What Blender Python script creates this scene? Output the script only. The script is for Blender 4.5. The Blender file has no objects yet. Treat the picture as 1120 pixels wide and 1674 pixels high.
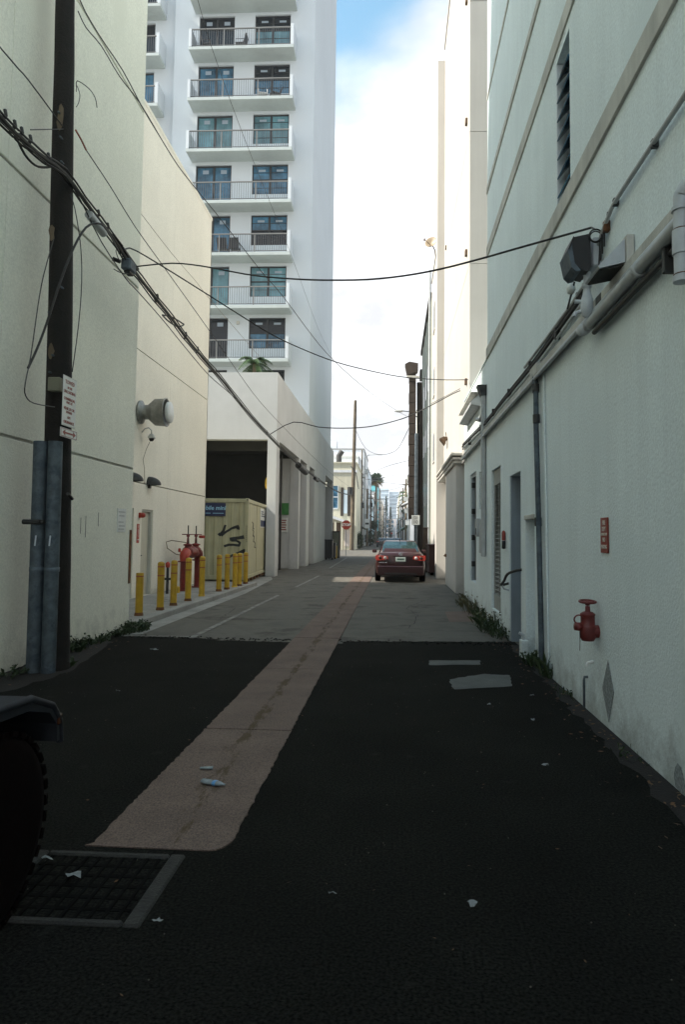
import bpy, bmesh, math, random
from mathutils import Vector, Matrix
random.seed(7)
C = bpy.context.scene
COL = C.collection
R = math.radians

# ------------------------------------------------------------------ camera, world, sun, exposure
cam = bpy.data.cameras.new('camera')
cam.sensor_fit = 'VERTICAL'; cam.sensor_height = 36; cam.sensor_width = 36
cam.lens = 23.656
cam.shift_x = -0.016726; cam.shift_y = -0.014934
cam.clip_start = 0.05; cam.clip_end = 3000
cam_o = bpy.data.objects.new('camera', cam); COL.objects.link(cam_o)
CM = Matrix(((0.998696, -0.00799, 0.050414), (0.049848, -0.059818, -0.996964), (0.010981, 0.998177, -0.059342)))
cam_o.matrix_world = Matrix.Translation((0, 0, 1.55)) @ CM.to_4x4()
C.camera = cam_o

SUN_EL, SUN_BACK = 45.0, 12.0          # sun stands to the left of the alley and slightly behind the camera
sd = Vector((-math.cos(R(SUN_BACK)) * math.cos(R(SUN_EL)), -math.sin(R(SUN_BACK)) * math.cos(R(SUN_EL)), math.sin(R(SUN_EL))))
sun = bpy.data.lights.new('sun', 'SUN'); sun.energy = 2.4; sun.angle = R(2.0); sun.color = (1.0, 0.93, 0.83)
so = bpy.data.objects.new('sun', sun); COL.objects.link(so)
so.rotation_euler = sd.to_track_quat('Z', 'Y').to_euler()

W = bpy.data.worlds.new('World'); C.world = W; W.use_nodes = True
nt = W.node_tree; nt.nodes.clear()
def nn(t, **k):
    n = nt.nodes.new(t)
    for a, b in k.items(): setattr(n, a, b)
    return n
sky = nn('ShaderNodeTexSky', sky_type='NISHITA'); sky.sun_disc = False
sky.sun_elevation = R(SUN_EL); sky.sun_rotation = math.atan2(sd.x, sd.y); sky.air_density = 1.2; sky.dust_density = 0.6; sky.ozone_density = 1.2
tc = nn('ShaderNodeTexCoord'); sep = nn('ShaderNodeSeparateXYZ'); nt.links.new(tc.outputs['Generated'], sep.inputs[0])
zz = nn('ShaderNodeMath', operation='ADD'); zz.inputs[1].default_value = 0.28; nt.links.new(sep.outputs[2], zz.inputs[0])
mx = nn('ShaderNodeMath', operation='MAXIMUM'); mx.inputs[1].default_value = 0.12; nt.links.new(zz.outputs[0], mx.inputs[0])
dv = nn('ShaderNodeVectorMath', operation='DIVIDE'); cmb = nn('ShaderNodeCombineXYZ')
for i in range(3): nt.links.new(mx.outputs[0], cmb.inputs[i])
nt.links.new(tc.outputs['Generated'], dv.inputs[0]); nt.links.new(cmb.outputs[0], dv.inputs[1])
no = nn('ShaderNodeTexNoise'); no.inputs['Scale'].default_value = 1.5; no.inputs['Detail'].default_value = 7; no.inputs['Roughness'].default_value = 0.52; no.inputs['Distortion'].default_value = 0.25
off = nn('ShaderNodeVectorMath', operation='ADD'); off.inputs[1].default_value = (1.3, 0.4, 2.1)
nt.links.new(dv.outputs[0], off.inputs[0]); nt.links.new(off.outputs[0], no.inputs['Vector'])
# thick cloud low down, breaking up overhead
sl = nn('ShaderNodeMath', operation='MULTIPLY_ADD'); sl.inputs[1].default_value = -0.95; sl.inputs[2].default_value = 0.575
nt.links.new(sep.outputs[2], sl.inputs[0])
slm = nn('ShaderNodeMath', operation='MAXIMUM'); slm.inputs[1].default_value = -0.10; nt.links.new(sl.outputs[0], slm.inputs[0])
ad = nn('ShaderNodeMath', operation='ADD'); nt.links.new(no.outputs['Fac'], ad.inputs[0]); nt.links.new(slm.outputs[0], ad.inputs[1])
mr = nn('ShaderNodeMapRange'); mr.interpolation_type = 'SMOOTHSTEP'; mr.inputs['From Min'].default_value = 0.40; mr.inputs['From Max'].default_value = 0.60
nt.links.new(ad.outputs[0], mr.inputs['Value'])
n2 = nn('ShaderNodeTexNoise'); n2.inputs['Scale'].default_value = 3.2; n2.inputs['Detail'].default_value = 6; nt.links.new(off.outputs[0], n2.inputs['Vector'])
cr = nn('ShaderNodeValToRGB'); cr.color_ramp.elements[0].position = 0.43; cr.color_ramp.elements[0].color = (0.55, 0.56, 0.58, 1); cr.color_ramp.elements[1].position = 0.68; cr.color_ramp.elements[1].color = (0.97, 0.985, 1.0, 1)
nt.links.new(n2.outputs['Fac'], cr.inputs[0])
CLOUD = 4.5
cl = nn('ShaderNodeVectorMath', operation='SCALE'); cl.inputs['Scale'].default_value = CLOUD; nt.links.new(cr.outputs[0], cl.inputs[0])
mixn = nn('ShaderNodeMix', data_type='RGBA')
nt.links.new(mr.outputs[0], mixn.inputs['Factor'])
skg = nn('ShaderNodeVectorMath', operation='SCALE'); skg.inputs['Scale'].default_value = 0.86; nt.links.new(sky.outputs[0], skg.inputs[0])
tn = nn('ShaderNodeVectorMath', operation='MULTIPLY'); tn.inputs[1].default_value = (0.86, 1.04, 0.90); nt.links.new(skg.outputs[0], tn.inputs[0]); nt.links.new(tn.outputs[0], mixn.inputs['A']); nt.links.new(cl.outputs[0], mixn.inputs['B'])
bg = nn('ShaderNodeBackground'); bg.inputs['Strength'].default_value = 0.10
out = nn('ShaderNodeOutputWorld'); nt.links.new(mixn.outputs['Result'], bg.inputs[0]); nt.links.new(bg.outputs[0], out.inputs[0])

C.view_settings.view_transform = 'Standard'; C.view_settings.look = 'None'
C.view_settings.exposure = 1.92; C.view_settings.gamma = 1.0; C.view_settings.use_curve_mapping = False
C.render.engine = 'CYCLES'
C.render.resolution_x = 686; C.render.resolution_y = 1024
C.cycles.max_bounces = 8; C.cycles.diffuse_bounces = 4

# ------------------------------------------------------------------ materials
MATS = {}
def mat(name, col, rough=0.8, metal=0.0, var=0.08, vs=1.5, bump=0.0, bs=120.0, streak=0.0, grime=0.0, spec=0.5, speck=0.0, speck_s=160.0,
        blotch=None, blotch_s=2.0, blotch_t=0.6, emit=0.0, coat=0.0, trans=0.0, local=False):
    """procedural surface: base colour, cloudy variation, vertical run-off streaks, blotches, fine relief"""
    m = bpy.data.materials.new(name); m.use_nodes = True; MATS[name] = m
    t = m.node_tree; b = t.nodes['Principled BSDF']
    def N(k, **kw):
        n = t.nodes.new(k)
        for a, v in kw.items(): setattr(n, a, v)
        return n
    L = t.links.new
    if local:
        g = N('ShaderNodeTexCoord'); P = g.outputs['Object']
    else:
        g = N('ShaderNodeNewGeometry'); P = g.outputs['Position']
    cur = None
    base = N('ShaderNodeRGB'); base.outputs[0].default_value = (*col, 1); cur = base.outputs[0]
    def mul(cur, fac_out, lo, hi, a=0.0, bb=1.0):
        r = N('ShaderNodeMapRange'); r.inputs['From Min'].default_value = a; r.inputs['From Max'].default_value = bb
        r.inputs['To Min'].default_value = lo; r.inputs['To Max'].default_value = hi; L(fac_out, r.inputs['Value'])
        v = N('ShaderNodeVectorMath', operation='SCALE'); L(cur, v.inputs[0]); L(r.outputs[0], v.inputs['Scale']); return v.outputs[0]
    if var:
        n = N('ShaderNodeTexNoise'); n.inputs['Scale'].default_value = vs; n.inputs['Detail'].default_value = 8; n.inputs['Roughness'].default_value = 0.6; L(P, n.inputs['Vector'])
        cur = mul(cur, n.outputs['Fac'], 1 - 2 * var, 1 + 2 * var, 0.25, 0.75)
    if streak:
        s = N('ShaderNodeVectorMath', operation='MULTIPLY'); s.inputs[1].default_value = (5, 5, 0.22); L(P, s.inputs[0])
        n = N('ShaderNodeTexNoise'); n.inputs['Scale'].default_value = 1.0; n.inputs['Detail'].default_value = 6; n.inputs['Roughness'].default_value = 0.65; L(s.outputs[0], n.inputs['Vector'])
        cur = mul(cur, n.outputs['Fac'], 1 - streak, 1.0, 0.35, 0.58)
    if speck:
        n = N('ShaderNodeTexNoise'); n.inputs['Scale'].default_value = speck_s; n.inputs['Detail'].default_value = 2; L(P, n.inputs['Vector'])
        cur = mul(cur, n.outputs['Fac'], 1 - speck, 1 + speck, 0.3, 0.7)
    if blotch:
        n = N('ShaderNodeTexNoise'); n.inputs['Scale'].default_value = blotch_s; n.inputs['Detail'].default_value = 9; n.inputs['Roughness'].default_value = 0.68; L(P, n.inputs['Vector'])
        r = N('ShaderNodeMapRange'); r.inputs['From Min'].default_value = blotch_t; r.inputs['From Max'].default_value = blotch_t + 0.12; L(n.outputs['Fac'], r.inputs['Value'])
        x = N('ShaderNodeMix', data_type='RGBA'); L(r.outputs[0], x.inputs['Factor']); L(cur, x.inputs['A']); x.inputs['B'].default_value = (*blotch, 1); cur = x.outputs['Result']
    if grime:      # splashed dirt along the foot of a wall, ragged upper edge
        sp = N('ShaderNodeSeparateXYZ'); L(P, sp.inputs[0])
        n = N('ShaderNodeTexNoise'); n.inputs['Scale'].default_value = 3.5; n.inputs['Detail'].default_value = 8; n.inputs['Roughness'].default_value = 0.7; L(P, n.inputs['Vector'])
        a1 = N('ShaderNodeMath', operation='MULTIPLY_ADD'); a1.inputs[1].default_value = 1.3; L(n.outputs['Fac'], a1.inputs[0])
        a2 = N('ShaderNodeMath', operation='MULTIPLY'); a2.inputs[1].default_value = -1.0; L(sp.outputs[2], a2.inputs[0]); L(a2.outputs[0], a1.inputs[2])
        r = N('ShaderNodeMapRange'); r.inputs['From Min'].default_value = 0.30; r.inputs['From Max'].default_value = 0.75; r.inputs['To Min'].default_value = 0; r.inputs['To Max'].default_value = grime; L(a1.outputs[0], r.inputs['Value'])
        x = N('ShaderNodeMix', data_type='RGBA'); L(r.outputs[0], x.inputs['Factor']); L(cur, x.inputs['A']); x.inputs['B'].default_value = (0.10, 0.095, 0.07, 1); cur = x.outputs['Result']
    L(cur, b.inputs['Base Color'])
    b.inputs['Roughness'].default_value = rough; b.inputs['Metallic'].default_value = metal
    b.inputs['Specular IOR Level'].default_value = spec
    if coat: b.inputs['Coat Weight'].default_value = coat; b.inputs['Coat Roughness'].default_value = 0.05
    if trans: b.inputs['Transmission Weight'].default_value = trans; b.inputs['IOR'].default_value = 1.45
    if emit: L(cur, b.inputs['Emission Color']); b.inputs['Emission Strength'].default_value = emit
    if bump:
        n = N('ShaderNodeTexNoise'); n.inputs['Scale'].default_value = bs; n.inputs['Detail'].default_value = 4; L(P, n.inputs['Vector'])
        u = N('ShaderNodeBump'); u.inputs['Strength'].default_value = bump; u.inputs['Distance'].default_value = 0.01; L(n.outputs['Fac'], u.inputs['Height']); L(u.outputs[0], b.inputs['Normal'])
    return m

mat('cream_stucco', (0.81, 0.805, 0.70), 0.9, var=0.03, vs=0.5, bump=0.45, bs=45, speck=0.09, speck_s=45, streak=0.03, grime=0.4, blotch=(0.78, 0.775, 0.67), blotch_s=0.8, blotch_t=0.52)
mat('cream_stucco_warm', (0.82, 0.785, 0.68), 0.9, var=0.03, vs=0.5, bump=0.5, bs=45, speck=0.08, speck_s=45, streak=0.03, grime=0.35)
mat('grey_stucco', (0.765, 0.845, 0.85), 0.9, var=0.035, vs=0.5, bump=0.4, bs=45, speck=0.09, speck_s=45, streak=0.05, grime=0.55, blotch=(0.725, 0.805, 0.81), blotch_s=0.8, blotch_t=0.52)
mat('band_stucco', (0.55, 0.54, 0.49), 0.9, var=0.08, vs=2, bump=0.4, bs=80, streak=0.2)
mat('wing_stucco', (0.50, 0.475, 0.435), 0.9, var=0.03, vs=0.6, bump=0.3, bs=60, streak=0.05, grime=0.3)
mat('pilaster_stucco', (0.53, 0.515, 0.485), 0.9, var=0.04, vs=1, bump=0.3, bs=60, streak=0.06, grime=0.3)
mat('white_tower', (0.60, 0.645, 0.67), 0.85, var=0.03, vs=0.2, bump=0.2, bs=30, streak=0.0)
mat('white_podium', (0.52, 0.53, 0.53), 0.88, var=0.05, vs=0.7, bump=0.3, bs=50, streak=0.03, grime=0.3)
mat('slab_grey', (0.48, 0.53, 0.515), 0.85, var=0.05, vs=0.6, bump=0.2, bs=40, streak=0.05)
mat('far_cream', (0.62, 0.59, 0.46), 0.9, var=0.05, vs=0.4, streak=0.15)
mat('far_white', (0.74, 0.76, 0.78), 0.9, var=0.04, vs=0.3, streak=0.1)
mat('far_blue', (0.42, 0.60, 0.68), 0.9, var=0.05, vs=0.3, streak=0.1)
mat('far_turquoise', (0.16, 0.55, 0.60), 0.9, var=0.05, vs=0.3)
mat('far_pale_blue', (0.60, 0.71, 0.78), 0.9, var=0.04, vs=0.3)
mat('far_pink', (0.72, 0.64, 0.60), 0.9, var=0.04, vs=0.3)
mat('far_glass_tower', (0.34, 0.44, 0.52), 0.6, var=0.05, vs=0.05)
mat('green_grey_wall', (0.46, 0.50, 0.40), 0.9, var=0.1, vs=0.7, bump=0.3, bs=50, streak=0.25, grime=0.4)
mat('roof', (0.25, 0.25, 0.24), 0.95, var=0.1)
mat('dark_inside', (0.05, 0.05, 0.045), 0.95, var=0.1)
mat('asphalt_new', (0.0108, 0.0106, 0.0088), 0.95, var=0.16, vs=1.1, bump=0.7, bs=170, speck=0.9, speck_s=75, blotch=(0.026, 0.025, 0.022), blotch_s=3.2, blotch_t=0.62, spec=0.06)
mat('asphalt_old', (0.125, 0.116, 0.098), 0.92, var=0.22, vs=0.9, bump=0.6, bs=120, speck=0.25, speck_s=150, blotch=(0.065, 0.059, 0.048), blotch_s=0.9, blotch_t=0.51, spec=0.3)
mat('concrete_strip', (0.148, 0.105, 0.085), 0.9, var=0.12, vs=2.2, bump=0.7, bs=90, speck=0.40, speck_s=110, blotch=(0.13, 0.10, 0.07), blotch_s=1.6, blotch_t=0.64, spec=0.3)
m_ = MATS['concrete_strip']; t_ = m_.node_tree; b_ = t_.nodes['Principled BSDF']      # oily drips down the middle of the strip
g_ = t_.nodes.new('ShaderNodeNewGeometry'); s_ = t_.nodes.new('ShaderNodeSeparateXYZ'); t_.links.new(g_.outputs['Position'], s_.inputs[0])
def mth(op, a, b=None, c=None):
    n = t_.nodes.new('ShaderNodeMath'); n.operation = op
    for i, v in enumerate((a, b, c)):
        if v is None: continue
        if isinstance(v, (int, float)): n.inputs[i].default_value = v
        else: t_.links.new(v, n.inputs[i])
    return n.outputs[0]
nz = t_.nodes.new('ShaderNodeTexNoise'); nz.inputs['Scale'].default_value = 5.0; nz.inputs['Detail'].default_value = 9; nz.inputs['Roughness'].default_value = 0.7
sc = t_.nodes.new('ShaderNodeVectorMath'); sc.operation = 'MULTIPLY'; sc.inputs[1].default_value = (2.2, .55, 1); t_.links.new(g_.outputs['Position'], sc.inputs[0]); t_.links.new(sc.outputs[0], nz.inputs['Vector'])
dist = mth('ABSOLUTE', mth('ADD', s_.outputs[0], 1.12))
mk = t_.nodes.new('ShaderNodeMapRange'); mk.inputs['From Min'].default_value = 0.465; mk.inputs['From Max'].default_value = 0.56; mk.inputs['To Max'].default_value = 0.85
t_.links.new(mth('SUBTRACT', nz.outputs['Fac'], mth('MULTIPLY', mth('MAXIMUM', mth('SUBTRACT', dist, 0.03), 0.0), 2.6)), mk.inputs['Value'])
mxx = t_.nodes.new('ShaderNodeMix'); mxx.data_type = 'RGBA'; t_.links.new(mk.outputs[0], mxx.inputs['Factor']); t_.links.new(b_.inputs['Base Color'].links[0].from_socket, mxx.inputs['A']); mxx.inputs['B'].default_value = (.060, .040, .014, 1); t_.links.new(mxx.outputs['Result'], b_.inputs['Base Color'])
mat('concrete', (0.26, 0.255, 0.235), 0.9, var=0.14, vs=1.8, bump=0.5, bs=100, speck=0.18, blotch=(0.13, 0.125, 0.11), blotch_s=1.6, blotch_t=0.56)
mat('concrete_patch', (0.085, 0.088, 0.082), 0.9, var=0.15, vs=4, bump=0.5, bs=100, speck=0.25)
mat('grate_concrete', (0.026, 0.025, 0.022), 0.9, var=0.25, vs=9, bump=0.8, bs=70, speck=0.3)
mat('ground', (0.16, 0.155, 0.14), 0.95, var=0.15, vs=0.3)
mat('road_paint', (0.24, 0.235, 0.21), 0.85, var=0.2, vs=9, blotch=(0.12, 0.115, 0.10), blotch_s=5, blotch_t=0.44)
mat('oil_stain', (0.075, 0.055, 0.03), 0.7, var=0.2, vs=20)
mat('wood_pole', (0.010, 0.007, 0.005), 0.9, var=0.3, vs=9, bump=0.8, bs=40, streak=0.5, blotch=(0.05, 0.04, 0.03), blotch_s=5, blotch_t=0.72)
mat('far_wood', (0.13, 0.10, 0.065), 0.9, var=0.2, vs=2)
mat('galvanised', (0.10, 0.125, 0.145), 0.65, metal=0.55, var=0.22, vs=9, bump=0.2, bs=60, blotch=(0.06, 0.08, 0.10), blotch_s=8, blotch_t=0.5)
mat('duct_metal', (0.30, 0.30, 0.28), 0.5, metal=0.6, var=0.15, vs=8, streak=0.2)
mat('grey_paint_metal', (0.45, 0.47, 0.47), 0.55, var=0.08, vs=6, streak=0.12)
mat('grey_pvc', (0.50, 0.54, 0.56), 0.45, var=0.06, vs=8, streak=0.1)
mat('dark_metal', (0.035, 0.035, 0.034), 0.55, metal=0.3, var=0.15, vs=8)
mat('black_plastic', (0.012, 0.012, 0.013), 0.5, var=0.1, vs=10)
mat('black_cable', (0.014, 0.013, 0.012), 0.6, var=0)
mat('tan_cable', (0.20, 0.16, 0.10), 0.7, var=0)
mat('orange_cable', (0.35, 0.10, 0.05), 0.7, var=0)
mat('yellow_paint', (0.52, 0.32, 0.018), 0.5, var=0.12, vs=6, bump=0.1, bs=40, streak=0.2, blotch=(0.13, 0.08, 0.03), blotch_s=11, blotch_t=0.69)
mat('red_tape', (0.32, 0.07, 0.03), 0.5, var=0.1)
mat('fire_red', (0.16, 0.013, 0.009), 0.42, var=0.2, vs=9, bump=0.1, bs=40)
mat('fire_red_faded', (0.14, 0.022, 0.018), 0.5, var=0.2, vs=14, bump=0.15, bs=50)
mat('bright_red', (0.38, 0.035, 0.018), 0.4, var=0.1)
mat('sign_white', (0.66, 0.68, 0.66), 0.4, var=0.05, vs=10)
mat('sign_red', (0.24, 0.028, 0.016), 0.4, var=0.1, vs=10)
mat('sign_text_white', (0.62, 0.58, 0.52), 0.5, var=0)
mat('sign_green', (0.04, 0.20, 0.05), 0.5, var=0.05)
mat('sign_blue', (0.015, 0.022, 0.075), 0.45, var=0.05)
mat('sign_blue_text', (0.30, 0.55, 0.72), 0.45, var=0)
mat('container_tan', (0.45, 0.425, 0.27), 0.55, var=0.06, vs=2, streak=0.2, blotch=(0.25, 0.20, 0.12), blotch_s=3.0, blotch_t=0.70)
mat('spray_black', (0.02, 0.022, 0.022), 0.6, var=0.1)
mat('door_cream', (0.56, 0.53, 0.43), 0.6, var=0.05, streak=0.12, grime=0.4)
mat('door_grey', (0.30, 0.34, 0.37), 0.6, var=0.08, streak=0.15)
mat('door_blue_grey', (0.25, 0.30, 0.34), 0.6, var=0.08, vs=2, streak=0.2)
mat('louvre_metal', (0.34, 0.35, 0.33), 0.6, var=0.1, streak=0.2)
mat('window_frame_dark', (0.016, 0.018, 0.02), 0.5, var=0)
mat('window_frame_white', (0.62, 0.66, 0.68), 0.5, var=0.05)
mat('glass_dark', (0.008, 0.012, 0.016), 0.12, var=0, spec=0.3)
mat('glass_curtain', (0.05, 0.15, 0.24), 0.18, var=0.45, vs=1.2, spec=0.4, streak=0.3)
mat('glass_blind', (0.11, 0.24, 0.28), 0.2, var=0.3, vs=0.9, spec=0.4, streak=0.25)
mat('sticker', (0.30, 0.36, 0.42), 0.5, var=0)
mat('sticker_blue', (0.05, 0.10, 0.30), 0.5, var=0)
mat('rail_metal', (0.20, 0.20, 0.19), 0.5, var=0.05)
mat('baluster_metal', (0.10, 0.10, 0.10), 0.5, var=0.05)
mat('chair_dark', (0.03, 0.03, 0.035), 0.6, var=0)
mat('chair_white', (0.6, 0.6, 0.6), 0.6, var=0)
mat('leaf_green', (0.024, 0.045, 0.012), 0.6, var=0.35, vs=30)
mat('leaf_olive', (0.075, 0.068, 0.025), 0.65, var=0.3, vs=30)
mat('palm_green', (0.035, 0.075, 0.018), 0.55, var=0.3, vs=5)
mat('palm_dry', (0.22, 0.15, 0.05), 0.8, var=0.2, vs=5)
mat('palm_trunk', (0.16, 0.12, 0.08), 0.9, var=0.2, vs=6)
mat('dead_leaf', (0.12, 0.06, 0.025), 0.8, var=0.3, vs=20)
mat('soil', (0.0062, 0.004, 0.003), 0.95, var=0.3, vs=12, bump=0.8, bs=60)
mat('car_maroon', (0.030, 0.006, 0.006), 0.38, var=0, coat=0.25, spec=0.4)
mat('car_trim', (0.015, 0.015, 0.016), 0.5, var=0)
mat('car_glass', (0.025, 0.05, 0.052), 0.05, var=0.3, vs=2, spec=0.9)
mat('tail_lamp', (0.55, 0.05, 0.03), 0.2, var=0.05, coat=0.6)
mat('tail_lamp_clear', (0.65, 0.55, 0.52), 0.2, var=0, coat=0.6)
mat('amber_lamp', (0.06, 0.02, 0.008), 0.25, var=0)
mat('chrome', (0.6, 0.62, 0.65), 0.15, metal=0.9, var=0)
mat('plate', (0.55, 0.62, 0.58), 0.4, var=0)
mat('plate_text', (0.05, 0.12, 0.09), 0.5, var=0)
mat('rubber', (0.0040, 0.0018, 0.0017), 0.95, spec=0.08, var=0.2, vs=20, bump=0.2, bs=60)
mat('jeep_paint', (0.018, 0.018, 0.021), 0.3, var=0, coat=0.6)
mat('flare_plastic', (0.018, 0.020, 0.026), 0.7, spec=0.25, var=0.12, vs=20, bump=0.2, bs=200)
mat('bin_maroon', (0.045, 0.010, 0.009), 0.6, var=0.15)
mat('dark_brown', (0.035, 0.024, 0.017), 0.7, var=0.2, vs=2)
mat('brown_hood', (0.10, 0.055, 0.025), 0.6, var=0.15)
mat('bottle_plastic', (0.36, 0.42, 0.44), 0.25, var=0.1, vs=30, trans=0.4)
mat('bottle_label', (0.08, 0.25, 0.5), 0.4, var=0)
mat('litter_white', (0.22, 0.24, 0.24), 0.6, var=0.15, vs=60)
mat('dish_white', (0.30, 0.22, 0.13), 0.5, var=0.05)
mat('rust', (0.13, 0.055, 0.02), 0.9, var=0.3, vs=15)
mat('diamond_mesh', (0.24, 0.265, 0.27), 0.7, var=0.35, vs=50)
mat('box_olive', (0.17, 0.17, 0.12), 0.7, var=0.1)
mat('white_marker', (0.5, 0.55, 0.6), 0.7, var=0)

# ------------------------------------------------------------------ geometry helpers
class MB:
    """collects shapes and builds them as ONE mesh object"""
    def __init__(s): s.v = []; s.f = []; s.sm = []
    def add(s, vs, fs, smooth=False):
        o = len(s.v); s.v += [tuple(v) for v in vs]
        for f in fs: s.f.append(tuple(i + o for i in f)); s.sm.append(smooth)
        return s
    def box(s, x0, x1, y0, y1, z0, z1):
        if x0 > x1: x0, x1 = x1, x0
        if y0 > y1: y0, y1 = y1, y0
        if z0 > z1: z0, z1 = z1, z0
        return s.add([(x0,y0,z0),(x1,y0,z0),(x1,y1,z0),(x0,y1,z0),(x0,y0,z1),(x1,y0,z1),(x1,y1,z1),(x0,y1,z1)],
              [(0,3,2,1),(4,5,6,7),(0,1,5,4),(1,2,6,5),(2,3,7,6),(3,0,4,7)])
    def bev(s, x0, x1, y0, y1, z0, z1, b=0.01):
        """box with chamfered edges"""
        bm = bmesh.new(); bmesh.ops.create_cube(bm, size=1)
        for v in bm.verts: v.co = Vector(((x0+x1)/2 + v.co.x*(x1-x0), (y0+y1)/2 + v.co.y*(y1-y0), (z0+z1)/2 + v.co.z*(z1-z0)))
        bmesh.ops.bevel(bm, geom=bm.edges[:], offset=b, segments=1, affect='EDGES')
        bm.verts.index_update()
        s.add([v.co[:] for v in bm.verts], [[v.index for v in f.verts] for f in bm.faces]); bm.free(); return s
    def tube(s, path, r, n=8, caps=True):
        path = [Vector(p) for p in path]; k = len(path)
        rs = r if isinstance(r, (list, tuple)) else [r] * k
        rings = []; up = None
        for i in range(k):
            d = (path[min(i+1, k-1)] - path[max(i-1, 0)])
            if d.length < 1e-9: d = Vector((0, 0, 1))
            d.normalize()
            if up is None:
                up = Vector((0, 0, 1)) if abs(d.z) < 0.9 else Vector((1, 0, 0))
            a = d.cross(up)
            if a.length < 1e-4: a = d.cross(Vector((1, 0.3, 0)))
            a.normalize(); b = a.cross(d).normalized(); up = b
            rings.append([path[i] + (a*math.cos(t) + b*math.sin(t)) * rs[i] for t in [2*math.pi*j/n for j in range(n)]])
        vs = [p for q in rings for p in q]; fs = []
        for i in range(k-1):
            for j in range(n): fs.append((i*n+j, i*n+(j+1) % n, (i+1)*n+(j+1) % n, (i+1)*n+j))
        s.add(vs, fs, True)
        if caps: s.add(rings[0], [tuple(range(n))]); s.add(rings[-1], [tuple(reversed(range(n)))])
        return s
    def lathe(s, prof, org, ax=(0, 0, 1), n=16, smooth=True):
        """prof: (radius, distance along axis)"""
        ax = Vector(ax).normalized(); u = ax.orthogonal().normalized(); w = ax.cross(u); org = Vector(org)
        vs = []; fs = []
        for r, h in prof:
            for j in range(n):
                t = 2*math.pi*j/n; vs.append(org + ax*h + (u*math.cos(t) + w*math.sin(t))*r)
        for i in range(len(prof)-1):
            for j in range(n): fs.append((i*n+j, i*n+(j+1) % n, (i+1)*n+(j+1) % n, (i+1)*n+j))
        return s.add(vs, fs, smooth)
    def prism(s, poly, a, b, axis='Z'):
        """poly in the two other axes (cyclic order), from a to b on the axis"""
        f = {'X': lambda p, q: (q, p[0], p[1]), 'Y': lambda p, q: (p[0], q, p[1]), 'Z': lambda p, q: (p[0], p[1], q)}[axis]
        n = len(poly); vs = [f(p, a) for p in poly] + [f(p, b) for p in poly]
        return s.add(vs, [tuple(range(n)), tuple(range(2*n-1, n-1, -1))] + [(i, (i+1) % n, n+(i+1) % n, n+i) for i in range(n)])
    def torus(s, c, r, rr, ax=(0, 0, 1), n=20, m=6):
        ax = Vector(ax).normalized(); u = ax.orthogonal().normalized(); w = ax.cross(u); c = Vector(c)
        vs = []; fs = []
        for i in range(n):
            t = 2*math.pi*i/n; d = u*math.cos(t) + w*math.sin(t)
            for j in range(m):
                q = 2*math.pi*j/m; vs.append(c + d*(r + rr*math.cos(q)) + ax*rr*math.sin(q))
        for i in range(n):
            for j in range(m): fs.append((i*m+j, ((i+1) % n)*m+j, ((i+1) % n)*m+(j+1) % m, i*m+(j+1) % m))
        return s.add(vs, fs, True)
    def build(s, name, m, parent=None, label=None, kind=None, off=True, fix=True):
        me = bpy.data.meshes.new(name)
        o_ = Vector((0, 0, 0))
        if parent is not None and off:
            p = parent
            while p.parent: p = p.parent
            if p.get('world_built'): o_ = p.location
        me.from_pydata([tuple(Vector(v) - o_) for v in s.v], [], s.f)
        me.polygons.foreach_set('use_smooth', s.sm)
        me.materials.append(MATS[m]); me.update()
        if fix:
            bm = bmesh.new(); bm.from_mesh(me); bmesh.ops.recalc_face_normals(bm, faces=bm.faces[:]); bm.to_mesh(me); bm.free()
        ob = bpy.data.objects.new(name, me); COL.objects.link(ob)
        if parent is not None: ob.parent = parent
        if label: ob['label'] = label
        if kind: ob['kind'] = kind
        return ob

def thing(name, label, cat, loc=(0, 0, 0), rz=0, group=None, world=True):
    o = bpy.data.objects.new(name, None); COL.objects.link(o); o.empty_display_size = 0.2
    o.location = loc; o.rotation_euler = (0, 0, rz); o['label'] = label; o['category'] = cat
    if group: o['group'] = group
    if world and not rz: o['world_built'] = True      # children of this thing are written in world coordinates
    return o
def tag(o, label, cat, group=None):
    o['label'] = label; o['category'] = cat
    if group: o['group'] = group
    return o
def struct(o): o['kind'] = 'structure'; return o
def at(o, m):
    o.data.materials.clear(); o.data.materials.append(MATS[m]); return o
def dup(root, loc, label=None, rz=None):
    r = root.copy(); COL.objects.link(r); r.location = loc
    if rz is not None: r.rotation_euler = (0, 0, rz)
    if label: r['label'] = label
    for ch in list(root.children):
        c = ch.copy(); COL.objects.link(c); c.parent = r
        for g in ch.children:
            d = g.copy(); COL.objects.link(d); d.parent = c
    return r
def dpart(part, parent, d):
    """copy a part (and its sub-parts) to another place on the same thing"""
    c = part.copy(); COL.objects.link(c); c.parent = parent; c.location = Vector(part.location) + Vector(d)
    for g in part.children:
        q = g.copy(); COL.objects.link(q); q.parent = c
    return c
def wall(axis, v0, v1, ar, zr, holes, mb=None):
    """solid wall between planes v0..v1 on the axis ('X' or 'Y'), running over ar and zr, with real openings (a0,a1,z0,z1)"""
    mb = mb or MB()
    zs = sorted({zr[0], zr[1]} | {z for h in holes for z in h[2:4] if zr[0] < z < zr[1]})
    for z0, z1 in zip(zs, zs[1:]):
        cut = sorted([(max(h[0], ar[0]), min(h[1], ar[1])) for h in holes if h[2] < z1 - 1e-6 and h[3] > z0 + 1e-6 and h[0] < ar[1] and h[1] > ar[0]])
        a = ar[0]
        for c0, c1 in cut + [(ar[1], ar[1])]:
            if c0 > a + 1e-6:
                if axis == 'X': mb.box(v0, v1, a, c0, z0, z1)
                else: mb.box(a, c0, v0, v1, z0, z1)
            a = max(a, c1)
    return mb
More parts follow.
